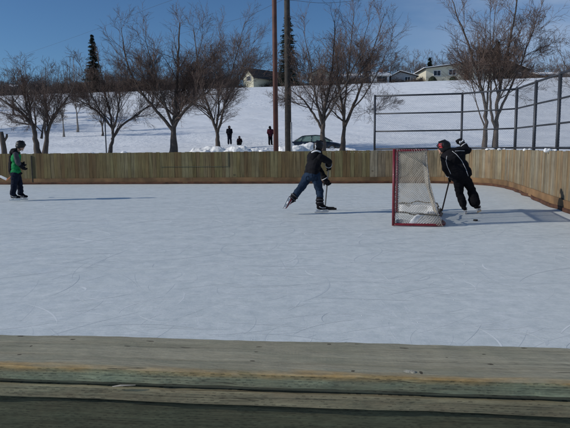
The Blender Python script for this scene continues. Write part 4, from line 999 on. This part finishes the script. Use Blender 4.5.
# ------------------------------------------------------------------ bare trees
def grow_tree(seed, stems, height, spread=1.0, dens=1.0, t0=.30, thick=.22, twig=.0072, upw=.35):
    """returns trunk MB and crown MB for a bare tree standing at the origin"""
    rr = random.Random(seed); trunk = MB(); crown = MB()
    def seg(p, d, L, r0, r1, n, wig, up, sides, mb):
        pts_ = [p.copy()]; dd = d.copy()
        for i in range(n):
            dd = (dd + V((rr.gauss(0, wig), rr.gauss(0, wig), rr.gauss(0, wig) + up / n))).normalized(); pts_.append(pts_[-1] + dd * L / n)
        rad = [r0 + (r1 - r0) * i / n for i in range(n + 1)]; mb.tube(pts_, rad, sides, cap=False); return pts_, rad, dd
    def at(pts_, t):
        x = t * (len(pts_) - 1); i = min(int(x), len(pts_) - 2); return pts_[i].lerp(pts_[i + 1], x - i), (pts_[i + 1] - pts_[i]).normalized()
    def branch(p, d, L, r0, lvl):
        n, wig, up, sides, kids = {1: (7, .08, .35, 5, 8), 2: (5, .10, .22, 3, 6), 3: (4, .12, .12, 3, 4), 4: (3, .14, .0, 3, 0)}[lvl]
        r1 = max(twig * .45, r0 * .25)
        pts_, rad, _ = seg(p, d, L, r0, r1, n, wig, up * upw * 1.6, sides, trunk if lvl == 1 else crown)
        if not kids: return
        nk = max(2, int(kids * dens * rr.uniform(.8, 1.25)))
        for i in range(nk):
            t = .12 + .88 * (i + rr.random()) / nk; q, dr = at(pts_, min(t, .999)); ax = dr.orthogonal().normalized()
            ax = (Matrix.Rotation(rr.random() * 6.283, 3, dr) @ ax); an = R(rr.uniform(22, 52)); nd = Matrix.Rotation(an, 3, ax) @ dr
            nd.z += .10; nd.normalize(); LL = L * rr.uniform(.42, .72) * (1.12 - .45 * t)
            branch(q, nd, LL, max(twig, (r0 + (r1 - r0) * t) * rr.uniform(.4, .55)), lvl + 1)
    for (base, pts_, r0) in stems:      # explicit main stems as polylines
        q = catmull([V(p) for p in pts_], 4); n = len(q) - 1; rad = [r0 * (1 if base else .72) * ((1 - i / n) ** .85 * (.62 if base else .9) + (.38 if base and i < n * .3 else .0) * (1 - i / (n * .3)) + .09) for i in range(n + 1)]
        if base: rad[0] *= 1.35; rad[1] *= 1.1
        q = [p + V((rr.gauss(0, 1), rr.gauss(0, 1), 0)) * (.022 if i else 0) for i, p in enumerate(q)]
        trunk.tube(q, rad, 10)
        tl = sum((b - a).length for a, b in zip(q, q[1:]))
        nk = int(8 * dens * min(1.9, max(.5, tl / 6)))
        for i in range(nk + 3):
            t = t0 + (.98 - t0) * (i + rr.random() * .8) / (nk + 3) if i < nk else rr.uniform(.9, .99); p, dr = at(q, min(t, .999)); ax = Matrix.Rotation(rr.random() * 6.283, 3, dr) @ dr.orthogonal().normalized()
            nd = Matrix.Rotation(R(rr.uniform(24, 58) if i < nk else rr.uniform(8, 38)), 3, ax) @ dr; nd.z += .12; nd.normalize()
            LL = height * (.44 - .27 * t) * rr.uniform(.75, 1.2) * spread
            branch(p, nd, LL, max(.013, r0 * (1 - .88 * t) * rr.uniform(.32, .48)), 1 if t < .62 else 2)
    return trunk, crown
def place_tree(name, px, d, pair, label, group='bare trees around the rink', mats=('bark', 'twig'), rz=0, s=1):
    x = PD(px, 148, d).x; z = terr(x, d); t = thing(name, (x, d, z - .05), label, 'tree', group, rz)
    a = obj('trunk', pair[0], M[mats[0]], t, smooth=True, local=True, fix=False); b = obj('crown', pair[1], M[mats[1]], t, local=True, fix=False)
    t.scale = (s, s, s); return t
def pxs(px0, py0, d):
    """convert photo-pixel stem outlines (relative to a base pixel) into metres at distance d"""
    k_ = d / F; return lambda q: [((a - px0) * k_, c * 1.0, (py0 - b) * k_) for a, b, c in q]
# two-stem broad tree at far left
f = pxs(40, 151, 37); tA = grow_tree(11, [(1, f([(38, 151, 0), (36, 130, 0), (34, 118, 0), (22, 104, .2), (4, 92, .4), (-16, 78, .5)]), .22), (0, f([(36, 128, 0), (34, 112, -.1), (30, 98, -.2), (28, 80, 0), (24, 62, .2)]), .17),
    (1, f([(43, 151, 0), (47, 133, 0), (50, 118, .1), (58, 104, .2), (68, 92, .2), (78, 74, .4)]), .20), (0, f([(47, 133, 0), (48, 112, -.3), (50, 96, -.4), (52, 72, -.5)]), .12), (0, f([(42, 130, 0), (43, 122, .1), (45, 115, .2)]), .12)], 6.6, .85, 1.18)
place_tree('bare_tree', 40, 37, tA, 'broad bare tree with two spreading trunks behind the skater in green')
# leaning small tree
f = pxs(109, 150, 39); tB = grow_tree(12, [(1, f([(108, 150, 0), (111, 140, 0), (113, 128, 0), (112, 110, 0), (108, 92, .1), (104, 70, .3), (100, 50, .3)]), .17), (0, f([(112, 132, 0), (122, 118, .2), (138, 107, .3), (152, 96, .4), (160, 84, .4)]), .13), (0, f([(113, 126, 0), (120, 108, -.3), (124, 88, -.4), (128, 62, -.5)]), .11), (0, f([(111, 118, 0), (98, 104, .2), (86, 96, .3), (72, 88, .5)]), .10), (0, f([(112, 120, 0), (102, 100, -.4), (92, 78, -.6), (88, 60, -.7)]), .08)], 6.8, .85, 1.2)
place_tree('bare_tree', 109, 39, tB, 'mid-sized leaning bare tree with a thin post at its foot')
# big vase tree
f = pxs(173, 150, 38); tC = grow_tree(13, [(1, f([(173, 151, 0), (174, 136, 0), (174, 121, 0), (176, 104, .1), (178, 80, .3), (180, 50, .4), (182, 18, .5)]), .30), (0, f([(174, 124, 0), (164, 111, .1), (152, 97, .2), (138, 78, .3), (128, 50, .4), (124, 18, .5)]), .17), (0, f([(174, 122, 0), (183, 108, -.2), (196, 96, -.4), (212, 84, -.5), (226, 60, -.8)]), .15), (0, f([(174, 118, 0), (167, 96, -.4), (160, 66, -.8), (152, 34, -1)]), .14), (0, f([(175, 114, 0), (186, 92, .5), (194, 64, 1), (204, 24, 1.4)]), .13)], 9.2, .9, 1.3)
place_tree('bare_tree', 173, 38, tC, 'largest vase-shaped bare tree standing between the leaning tree and the snow bank')
f = pxs(218, 146, 47); tD = grow_tree(14, [(1, f([(218, 147, 0), (218, 134, 0), (217, 122, 0), (212, 108, .1), (206, 88, .2), (200, 60, .4), (196, 22, .6)]), .24), (0, f([(218, 124, 0), (223, 108, -.2), (228, 88, -.3), (236, 60, -.6), (248, 20, -.9)]), .17), (0, f([(217, 118, 0), (219, 98, .5), (220, 70, .8), (222, 20, 1.1)]), .13), (0, f([(226, 96, 0), (234, 80, -.3), (246, 60, -.6), (258, 34, -.8)]), .07), (0, f([(212, 106, 0), (202, 98, .3), (190, 88, .5), (180, 66, .7)]), .07)], 10.2, .9, 1.24)
place_tree('bare_tree', 218, 47, tD, 'bare upright tree growing beside the person in the long dark coat')
f = pxs(323, 150, 36); tE = grow_tree(15, [(1, f([(323, 151, 0), (322.5, 136, 0), (323, 119, 0), (325, 102, .1), (330, 80, .3), (334, 50, .5), (336, 16, .7)]), .24), (0, f([(323, 124, 0), (314, 108, .1), (306, 96, .2), (296, 87, .4), (280, 76, .5)]), .12), (0, f([(323, 120, 0), (317, 98, -.4), (312, 70, -.6), (304, 30, -.8)]), .13), (0, f([(323.5, 116, 0), (334, 98, -.5), (346, 76, -.8), (358, 50, -1), (366, 18, -1.2)]), .11)], 9.0, .88, 1.16)
place_tree('bare_tree', 323, 36, tE, 'bare tree whose trunk stands in front of the parked car')
f = pxs(343, 149, 38); tF = grow_tree(16, [(1, f([(343, 150, 0), (343, 136, 0), (344, 118, 0), (342, 98, .2), (338, 70, .4), (336, 40, .5)]), .23), (0, f([(344, 122, 0), (352, 104, .1), (360, 84, .2), (370, 56, .3), (384, 12, .5)]), .17), (0, f([(344, 116, 0), (344, 94, -.6), (348, 60, -.9), (352, 14, -1)]), .12), (0, f([(352, 104, 0), (364, 90, -.2), (376, 68, -.4), (390, 36, -.6)]), .08), (0, f([(352, 108, 0), (362, 106, .2), (372, 103, .3), (380, 102, .4)]), .02)], 9.2, .82, 1.2, t0=.42)
place_tree('bare_tree', 343, 38, tF, 'bare tree just right of the parked car with long right-hand limbs')
f = pxs(490, 149, 31); tG = grow_tree(17, [(1, f([(484, 150, 0), (484.5, 130, 0), (485, 108, 0), (482, 84, .2), (474, 54, .4), (462, 20, .6), (452, -10, .8)]), .17), (1, f([(496, 150, 0), (495, 132, 0), (496, 112, 0), (496, 90, 0), (500, 60, -.2), (506, 20, -.4), (510, -20, -.6)]), .20),
    (0, f([(495, 120, 0), (489, 104, -.2), (486, 84, -.4), (484, 50, -.6), (486, 5, -.8)]), .12), (0, f([(484, 118, 0), (478, 100, .2), (474, 84, .3), (470, 60, .5)]), .06), (0, f([(496, 108, 0), (508, 84, .2), (520, 58, .4), (532, 26, .6), (544, -6, .8)]), .11), (0, f([(484.5, 112, 0), (490, 84, .6), (494, 50, 1), (494, 0, 1.3)]), .10)], 8.2, .84, 1.25, t0=.44)
place_tree('bare_tree', 490, 31, tG, 'bare tree with two trunks seen through the chain link fence')
# tree out of frame right whose twigs reach in
f = pxs(606, 149, 34); tH = grow_tree(18, [(1, f([(606, 151, 0), (605, 120, 0), (602, 96, 0), (594, 64, .3), (586, 30, .5), (580, -10, .7)]), .22), (0, f([(604, 112, 0), (594, 96, .2), (582, 82, .3), (570, 66, .5), (560, 48, .6)]), .11), (0, f([(604, 110, 0), (618, 84, 0), (628, 40, 0)]), .14)], 8.0, .9, .9)
place_tree('bare_tree', 606, 34, tH, 'bare tree at the right edge with only its outer twigs showing')
# cut stub at far left
f = pxs(3, 151, 35); stub = MB(); stub.tube([V(p) for p in f([(4, 152, 0), (4, 140, 0), (3, 130, 0), (2, 122, 0)])], [.19, .16, .15, .13], 12); cr_ = MB()
cr_.tube([V(p) for p in f([(4, 132, 0), (7.5, 127, 0), (7.8, 124, 0)])], [.08, .07, .06], 8)
place_tree('tree_stump', 3, 35, (stub, cr_), 'tall cut tree stump at the far left edge behind the boards', mats=('bark', 'bark'))
# thin post by the leaning tree
x0 = PD(106.2, 148, 37).x; mb = MB(); z0 = terr(x0, 37); mb.tube([(0, 0, -.2), (0, 0, 2.7)], .04, 8); o = obj('thin_post', mb, M['steel'], smooth=True); o.location = (x0, 37, z0); props(o, 'thin dark metal post standing left of the leaning tree', 'post')

# hillside trees
rr = random.Random(5)
def generic(seed, H, n, thick, spread, dens, twig):
    r_ = random.Random(seed); st_ = []
    fork = H * r_.uniform(.12, .25)
    st_.append((1, [(0, 0, 0), (0, 0, fork), (r_.gauss(0, .3), r_.gauss(0, .3), H * .5), (r_.gauss(0, .5), r_.gauss(0, .5), H * .86)], thick))
    for i in range(n):
        a = 6.283 * i / n + r_.random(); rad = H * r_.uniform(.16, .3) * spread
        st_.append((0, [(0, 0, fork * r_.uniform(.9, 1.4)), (math.cos(a) * rad * .45, math.sin(a) * rad * .45, H * .38), (math.cos(a) * rad, math.sin(a) * rad, H * r_.uniform(.66, .82))], thick * .55))
    return grow_tree(seed, st_, H, spread * .75, dens, twig=twig)
kinds = [generic(21, 9, 3, .17, .9, .72, .014), generic(22, 10, 4, .2, 1.1, .7, .016), generic(23, 8, 3, .15, 1.2, .75, .016), generic(24, 12, 2, .16, .55, .72, .014)]
protos = []
def proto_tree(kd, mats):
    t = bpy.data.objects.new('bare_tree', None); col.objects.link(t)
    obj('trunk', kinds[kd][0], M[mats[0]], t, smooth=True, local=True, fix=False); obj('crown', kinds[kd][1], M[mats[1]], t, local=True, fix=False); return t
PT = {}
def far_tree(kd, mats, px, d, s, label, group='trees along the hill'):
    key = (kd, mats)
    if key not in PT: PT[key] = proto_tree(kd, mats); t = PT[key]
    else: t = copytree(PT[key])
    x = PD(px, 120, d).x; t.location = (x, d, terr(x, d) - .1); t.rotation_euler = (0, 0, rr.random() * 6.28); t.scale = (s, s, s * rr.uniform(.92, 1.08)); props(t, label, 'tree', group); return t
far_tree(3, ('birch', 'twigfar'), 63, 58, .62, 'slim pale-barked tree on the slope left of the leaning tree', 'trees on the slope')
far_tree(3, ('birch', 'twigfar'), 77, 61, .75, 'second slim pale-barked tree a little higher on the slope', 'trees on the slope')
far_tree(0, ('bark', 'twigfar'), 102, 58, .7, 'small bare tree on the slope behind the leaning tree', 'trees on the slope')
far_tree(0, ('bark', 'twigfar'), 31, 72, .85, 'dark bare tree on the slope above the broad two-trunked tree', 'trees on the slope')
far_tree(1, ('bark', 'twigfar'), 47, 69, .8, 'dark bare tree on the slope right of its darker neighbour at the left', 'trees on the slope')
far_tree(2, ('bark', 'twigfar'), 14, 78, .9, 'wide bare tree high on the slope at the far left', 'trees on the slope')
far_tree(1, ('bark', 'twigfar'), -60, 62, 1.2, 'bare tree beyond the left edge casting shadow on the slope', 'trees on the slope')
far_tree(1, ('bark', 'twigfar'), -130, 58, 1.2, 'bare tree well beyond the left edge casting shadow on the slope', 'trees on the slope')
far_tree(2, ('bark', 'twigfar'), -100, 80, 1.3, 'wide bare tree beyond the left edge high on the slope', 'trees on the slope')
# crest trees: (px, top_y, kind)
crest = [(0, 70, 0), (19, 66, 2), (28, 74, 2), (38, 68, 1), (46, 72, 0), (62, 64, 2), (76, 66, 2), (93, 62, 1), (104, 66, 2), (120, 60, 1), (129, 64, 1), (140, 68, 2), (162, 64, 2), (175, 68, 1), (186, 62, 1), (200, 66, 2), (212, 66, 1), (225, 68, 2), (-8, 62, 1), (4, 66, 2), (14, 74, 2), (24, 70, 1), (33, 78, 0), (42, 62, 2), (50, 66, 1), (58, 76, 2), (66, 50, 3), (72, 44, 3), (79, 56, 3), (84, 60, 1), (88, 64, 0), (101, 58, 2), (108, 54, 1), (116, 60, 2), (124, 66, 0), (134, 62, 2), (146, 66, 1), (156, 60, 2), (168, 62, 1), (180, 66, 2), (193, 60, 1), (206, 64, 2), (218, 60, 1), (230, 64, 2), (262, 62, 1), (300, 58, 1), (316, 52, 2), (334, 54, 1), (349, 58, 2), (364, 56, 1), (378, 52, 2), (390, 46, 1), (402, 42, 3), (412, 44, 1), (423, 40, 2), (432, 41, 3), (442, 42, 1), (452, 46, 2), (462, 48, 1), (474, 42, 2), (514, 52, 1), (524, 50, 2), (534, 56, 1), (544, 50, 2), (553, 55, 0), (562, 48, 1), (572, 52, 2), (590, 48, 1)]
sides = ['left of the tall spruce', 'right of the tall spruce', 'left of the yellow gabled house', 'between the poles and the white bungalow', 'behind the cream bilevel house', 'behind the fence at the right']
looks = {0: 'small thin-limbed bare tree', 1: 'many-limbed bare tree', 2: 'wide spreading bare tree', 3: 'tall narrow bare tree'}
order = {}
ordn = ['first', 'second', 'third', 'fourth', 'fifth', 'sixth', 'seventh', 'eighth', 'ninth', 'tenth', 'eleventh', 'twelfth']
crest.sort()
for i, (px, ty, kd) in enumerate(crest):
    dd = 129 + (i * 37 % 23); x = PD(px, 100, dd).x; z = terr(x, dd); top = PD(px, ty, dd).z; Hn = {0: 9, 1: 10, 2: 8, 3: 12}[kd] * 1.12
    zone = 0 if px < 90 else 1 if px < 160 else 2 if px < 240 else 3 if px < 372 else 4 if px < 500 else 5
    kk = (zone, kd); order[kk] = order.get(kk, 0) + 1
    t = far_tree(kd, ('bark', 'twigfar'), px, dd, max(.4, (top - z) / Hn), f'{ordn[order[kk] - 1]} {looks[kd]} on the hilltop {sides[zone]}')
# low brush line along the crest
mb = MB(); r_ = random.Random(9)
for i in range(21000):
    px = r_.uniform(-30, 238) if r_.random() < .74 else r_.uniform(238, 600); dd = r_.uniform(116, 120) ; p = PD(px, 100, dd); z = terr(p.x, dd)
    h = (2.5 + 1.3 * noise.noise(V((px * .09, 0, 0)))) * (1 if px < 238 else .55) * r_.uniform(.5, 1.1); d0 = V((p.x, dd, z - .1)); mb.tube([d0, d0 + V((r_.gauss(0, .25), r_.gauss(0, .2), h * .6)), d0 + V((r_.gauss(0, .5), r_.gauss(0, .4), h))], [.035, .025, .012], 3, cap=False)
o = obj('brush', mb, M['brush'], fix=False); props(o, 'dark leafless brush lining the top of the snowy hill', 'brush', kind='stuff')

# spruces
def spruce(px, d, ytop, wid, label, dens=1.0):
    x = PD(px, 100, d).x; z = terr(x, d); top = PD(px, ytop, d).z; H = top - z; t = thing('spruce_tree', (x, d, z), label, 'tree', 'spruces'); r_ = random.Random(int(px))
    mb = MB(); mb.tube([(0, 0, 0), (0, 0, H * .97)], [.22, .03], 8); obj('trunk', mb, M['bark'], t, local=True)
    mb = MB(); W_ = wid; nl = int(H * 5.2 * dens)
    for l in range(nl):
        q = l / nl; zz = H * (.05 + .94 * q); Lr = W_ * (1 - q) ** .85 * r_.uniform(.6, 1.2) + .10; nb_ = max(4, int(11 * (1 - q) + 4))
        for b in range(nb_):
            a = r_.random() * 6.283; L = Lr * r_.uniform(.6, 1.1); dv = V((math.cos(a), math.sin(a), 0)); sd = V((-dv.y, dv.x, 0)); n = 7; zj = r_.gauss(0, .13)
            for s in range(n):
                u = (s + r_.random()) / n; c = V((0, 0, zz + zj)) + dv * L * u + V((0, 0, -.30 * L * u + .12 * L * u * u)); w = .22 * (1 - .5 * u) + .06; 
                for e in (-1, 1):
                    tip = c + sd * e * w * r_.uniform(.8, 1.5) + dv * .16 + V((0, 0, r_.uniform(-.16, .03)))
                    mb.add([c - dv * .10 + V((0, 0, .04)), c + dv * .12 + V((0, 0, .02)), tip, tip - dv * .12 + V((0, 0, -.05))], [(0, 1, 2, 3)])
    obj('crown', mb, M['needle'], t, local=True, fix=False)
spruce(95, 118, 33, 2.7, 'tall dark pointed spruce rising above the bare trees at the left')
spruce(288.5, 116, 7, 3.3, 'tall dark spruce half hidden behind the wooden utility pole')
spruce(496, 124, 40, 3.4, 'dark spruce behind the two-trunked tree by the fence')
spruce(506, 119, 50, 2.4, 'shorter spruce just right of the spruce behind the two-trunked tree')
spruce(429, 128, 57, 1.6, 'small spruce showing above the left end of the cream bilevel house')

# ------------------------------------------------------------------ houses on the crest
def house(name, px0, px1, d, wall_top, ridge_y, label, wall='cream', ridge='x', depth=8, rz=0, snow=True, wins=(), door=None, garage=None, chimney=None, ridge_t=.5, overh=.45):
    xa = PD(px0, 100, d).x; xb = PD(px1, 100, d).x; w = xb - xa; cx_ = (xa + xb) / 2; z = terr(cx_, d) - .15
    h = PD((px0 + px1) / 2, wall_top, d).z - z; rh = PD((px0 + px1) / 2, ridge_y, d).z - z
    t = thing(name, (cx_, d, z), label, 'house', 'houses on the hilltop', rz)
    mb = MB()
    if ridge == 'x': mb.prism([(0, 0)] * 0 + [(-w / 2, 0), (w / 2, 0), (w / 2, h), (-w / 2, h)], 0, depth)
    else:
        rx = -w / 2 + w * ridge_t; mb.prism([(-w / 2, 0), (w / 2, 0), (w / 2, h), (rx, rh - .12), (-w / 2, h)], 0, depth)
    wl = obj('wall', mb, M[wall], t, local=True)
    def slab(a, b, th, ex0, ex1, along):
        # roof slab between eave a and ridge b given in (u,z)
        m_ = MB(); dn = V((b[0] - a[0], b[1] - a[1])).normalized(); nn = V((-dn.y, dn.x)) * th
        if nn.y < 0: nn = -nn
        c = [a, b, (b[0] + nn.x, b[1] + nn.y), (a[0] + nn.x, a[1] + nn.y)]
        if along == 'y': m_.prism(c, ex0, ex1)
        else:
            m_.prism(c, ex0, ex1); m_.v = [(y, x, z_) for x, y, z_ in m_.v]
        return m_
    if ridge == 'x':
        mid = depth / 2; sl = (rh - h) / mid
        e0 = (-overh, h - sl * overh); e1 = (depth + overh, h - sl * overh); rg = (mid, rh)
        A = slab(e0, rg, .12, -w / 2 - overh, w / 2 + overh, 'x'); Bm = slab(e1, rg, .12, -w / 2 - overh, w / 2 + overh, 'x'); A.add(Bm.v, Bm.f)
        g_ = MB(); g_.prism([(0, h), (depth, h), (mid, rh - .05)], -w / 2 + .01, w / 2 - .01); g_.v = [(y, x, z_) for x, y, z_ in g_.v]; A.add(g_.v, g_.f)
        rf = obj('roof', A, M['roof'], t, local=True)
        if snow:
            S_ = slab((e0[0] + .08, e0[1] + .125), (mid, rh + .13), .16, -w / 2 - overh + .1, w / 2 + overh - .1, 'x'); S2 = slab((e1[0] - .08, e1[1] + .125), (mid, rh + .13), .16, -w / 2 - overh + .1, w / 2 + overh - .1, 'x'); S_.add(S2.v, S2.f); obj('roof_snow', S_, M['snow_lump'], rf, local=True)
        f_ = MB(); f_.box((0, -overh - .03, e0[1] + .04), (w + 2 * overh, .05, .18)); obj('fascia', f_, M['trim'], rf, local=True)
    else:
        rx = -w / 2 + w * ridge_t; s0 = (rh - h) / (rx + w / 2); s1 = (rh - h) / (w / 2 - rx)
        A = slab((-w / 2 - overh, h - s0 * overh), (rx, rh), .12, -overh, depth + overh, 'y'); Bm = slab((w / 2 + overh, h - s1 * overh), (rx, rh), .12, -overh, depth + overh, 'y'); A.add(Bm.v, Bm.f)
        rf = obj('roof', A, M['roof'], t, local=True)
        if snow:
            S_ = slab((-w / 2 - overh + .1, h - s0 * overh + .13), (rx, rh + .13), .15, -overh + .1, depth, 'y'); S2 = slab((w / 2 + overh - .1, h - s1 * overh + .13), (rx, rh + .13), .15, -overh + .1, depth, 'y'); S_.add(S2.v, S2.f); obj('roof_snow', S_, M['snow_lump'], rf, local=True)
    def X(px): return (PD(px, 100, d).x - cx_)
    def ZZ(py): return PD((px0 + px1) / 2, py, d).z - z
    for (a, b, y0, y1) in wins:
        c = ((X(a) + X(b)) / 2, (ZZ(y0) + ZZ(y1)) / 2); ww = abs(X(b) - X(a)); hh = abs(ZZ(y0) - ZZ(y1)); m_ = MB()
        for dx, dz, sx, sz in ((-ww / 2, 0, .1, hh + .1), (ww / 2, 0, .1, hh + .1), (0, -hh / 2, ww + .1, .1), (0, hh / 2, ww + .1, .1), (0, 0, .07, hh)): m_.box((c[0] + dx, -.035 if sx > .08 else -.03, c[1] + dz), (sx, .07 + (.004 if dz else 0), sz))
        fr = obj('window', m_, M['trim'], t, local=True); m_ = MB(); m_.box((c[0], -.005, c[1]), (ww, .03, hh)); obj('pane', m_, M['window'], fr, local=True)
    if door:
        a, b, y0 = door; hh = ZZ(y0); m_ = MB(); m_.box(((X(a) + X(b)) / 2, -.03, hh / 2 + .1), (X(b) - X(a), .06, hh)); dr = obj('door', m_, M['door'], t, local=True); m_ = MB(); m_.ell((X(b) - .15, -.09, 1.1), (.04, .04, .04)); obj('handle', m_, M['alloy'], dr, local=True)
    if garage:
        a, b, y0 = garage; hh = ZZ(y0); m_ = MB(); n = 4
        for i in range(n): m_.box(((X(a) + X(b)) / 2, -.03, .1 + hh * (i + .5) / n), (X(b) - X(a), .06, hh / n - .03))
        obj('garage_door', m_, M['doorgrey'], t, local=True)
    if chimney:
        m_ = MB(); m_.box((X(chimney), depth * .5, rh + .3), (.6, .6, 1.3)); obj('chimney', m_, M['brick'], rf, local=True)
    return t
# rotated gable house behind the trees left of the poles
house('house', 241, 256, 116, 76.5, 68.2, 'pale yellow gabled house with grey side wall, left of the rusty pole', 'cream2', 'y', 9.5, R(-42), False, wins=((247.5, 252.5, 76.5, 81),), chimney=None)
house('house', 257, 283, 122, 78, 70.5, 'low tan house with a dark roof behind the two poles', 'tan', 'x', 8, 0, False, wins=((262, 266, 80.5, 84),))
house('house', 311, 330, 118, 73.5, 69, 'cream house seen through the branches of the tree by the car', 'cream', 'y', 9, 0, True, wins=((314, 318, 75.5, 80), (322, 326, 75.5, 80)))
house('house', 345, 364, 119, 77.5, 73, 'small pale bungalow left of the white bungalow with the wide window', 'greyhouse', 'x', 7, 0, True, wins=((349, 353, 78.5, 82),))
house('house', 371, 389, 117, 75.2, 71.2, 'white bungalow with a wide dark window and snowy roof', 'whitehouse', 'x', 8, 0, True, wins=((376.5, 387, 76.2, 82),), chimney=384)
house('house', 391, 416, 119, 76.2, 71.5, 'grey bungalow with one dark square window left of the cream house', 'greyhouse', 'y', 9, 0, True, wins=((404.5, 410, 76.8, 81.5),), ridge_t=.35)
house('house', 425.5, 492, 116, 68.3, 62.2, 'wide cream bilevel house with low gable, brown door and garage', 'cream', 'y', 10, 0, True, wins=((433, 440, 70.3, 75.6), (448.2, 455, 69.6, 75)), door=(463.5, 468, 71), garage=(473, 484, 72), ridge_t=.72, overh=.6)
house('house', 499, 527, 121, 69.5, 63.5, 'brown house with dark roof seen above the fence right of the spruces', 'brownhouse', 'y', 9, 0, True, wins=((507, 511, 73, 77), (516, 520, 73, 77)), ridge_t=.45)
house('house', 541, 575, 126, 75.5, 71, 'low brown house with snowy roof at the far right edge', 'brownhouse', 'x', 8, 0, True, wins=((548, 552, 77, 80),))
house('house', 122, 152, 126, 84, 79.5, 'grey house barely visible through the trees right of the tall spruce', 'greyhouse', 'x', 8, 0, False)
house('house', -2, 12, 122, 88, 84, 'low brown house half hidden by trees at the far left', 'brownhouse', 'x', 8, 0, True)
for px, lab in ((432, 'round clipped shrub under the left window of the cream house'), (453, 'round clipped shrub under the right window of the cream house')):
    p = PD(px, 100, 115.2); z = terr(p.x, 115.2); mb = MB(); r_ = random.Random(px)
    for i in range(1400):
        v_ = V((r_.gauss(0, 1), r_.gauss(0, 1), abs(r_.gauss(0, 1)))).normalized(); c = V((v_.x * .85, v_.y * .8, v_.z * 1.05)) * r_.uniform(.75, 1.02); a = V((r_.gauss(0, 1), r_.gauss(0, 1), r_.gauss(0, 1))).normalized() * .1; b = a.cross(v_).normalized() * .08
        mb.add([c - a, c + b, c + a, c - b], [(0, 1, 2, 3)])
    mb.ell((0, 0, .3), (.7, .65, .62)); o = obj('shrub', mb, M['shrub'], fix=False); o.location = (p.x, 115.2, z + .1); props(o, lab, 'shrub', 'shrubs by the cream house')
# pale sign board on the slope left
p = PD(28, 96, 100); z = terr(p.x, 100); t = thing('notice_board', (p.x, 100, z), 'small pale notice board on a post high on the slope at the left', 'sign')
mb = MB(); mb.tube([(0, 0, 0), (0, 0, 1.2)], .05, 8); obj('post', mb, M['pole'], t, local=True)
mb = MB(); mb.box((0, -.07, 1.15), (.75, .05, .6)); obj('panel', mb, M['cream2'], t, local=True)

# ------------------------------------------------------------------ light and sky
SUN_EL = 25.0; sdir = V((-1, -.17, 0)).normalized(); az = math.atan2(sdir.x, sdir.y)
to_sun = V((sdir.x * math.cos(R(SUN_EL)), sdir.y * math.cos(R(SUN_EL)), math.sin(R(SUN_EL))))
sl = bpy.data.lights.new('sun', 'SUN'); sl.energy = 3.7; sl.angle = R(.5); sl.color = (1, .95, .88)
so = bpy.data.objects.new('sun', sl); col.objects.link(so); so.rotation_euler = to_sun.to_track_quat('Z', 'Y').to_euler()
w = bpy.data.worlds.new('World'); sc.world = w; w.use_nodes = True; nt = w.node_tree; bg = nt.nodes['Background']
sky = nt.nodes.new('ShaderNodeTexSky'); sky.sky_type = 'NISHITA'; sky.sun_disc = False; sky.sun_elevation = R(SUN_EL); sky.sun_rotation = az % (2 * math.pi)
sky.air_density = 1.0; sky.dust_density = .1; sky.ozone_density = 3.0; sky.altitude = 600
tc = nt.nodes.new('ShaderNodeTexCoord'); sep = nt.nodes.new('ShaderNodeSeparateXYZ'); nt.links.new(tc.outputs['Generated'], sep.inputs[0])
mp = nt.nodes.new('ShaderNodeMapping'); mp.inputs['Scale'].default_value = (2.2, 2.2, 9); mp.inputs['Rotation'].default_value = (0, .25, 0); nt.links.new(tc.outputs['Generated'], mp.inputs[0])
n1 = noise_t(nt, mp.outputs[0], 1.6, 6, .6, .5)
mr = nt.nodes.new('ShaderNodeMapRange'); mr.inputs[1].default_value = .08; mr.inputs[2].default_value = .40; nt.links.new(sep.outputs[0], mr.inputs[0])
mf = ramp(nt, n1, [(.28, .25), (.58, 1)]).outputs[0]
cf = mathn(nt, 'MULTIPLY', mathn(nt, 'MULTIPLY', mf, mr.outputs[0]), .62)
skyc = mixc(nt, 1, sky.outputs[0], (.64, .87, 1.10), 'MULTIPLY')
cl = mixc(nt, cf, skyc, (4.8, 6.0, 8.0)); nt.links.new(cl, bg.inputs[0]); bg.inputs[1].default_value = .09
sc.view_settings.view_transform = 'Standard'; sc.view_settings.look = 'None'; sc.view_settings.gamma = 1; sc.view_settings.exposure = -0.29
sc.view_settings.use_curve_mapping = False
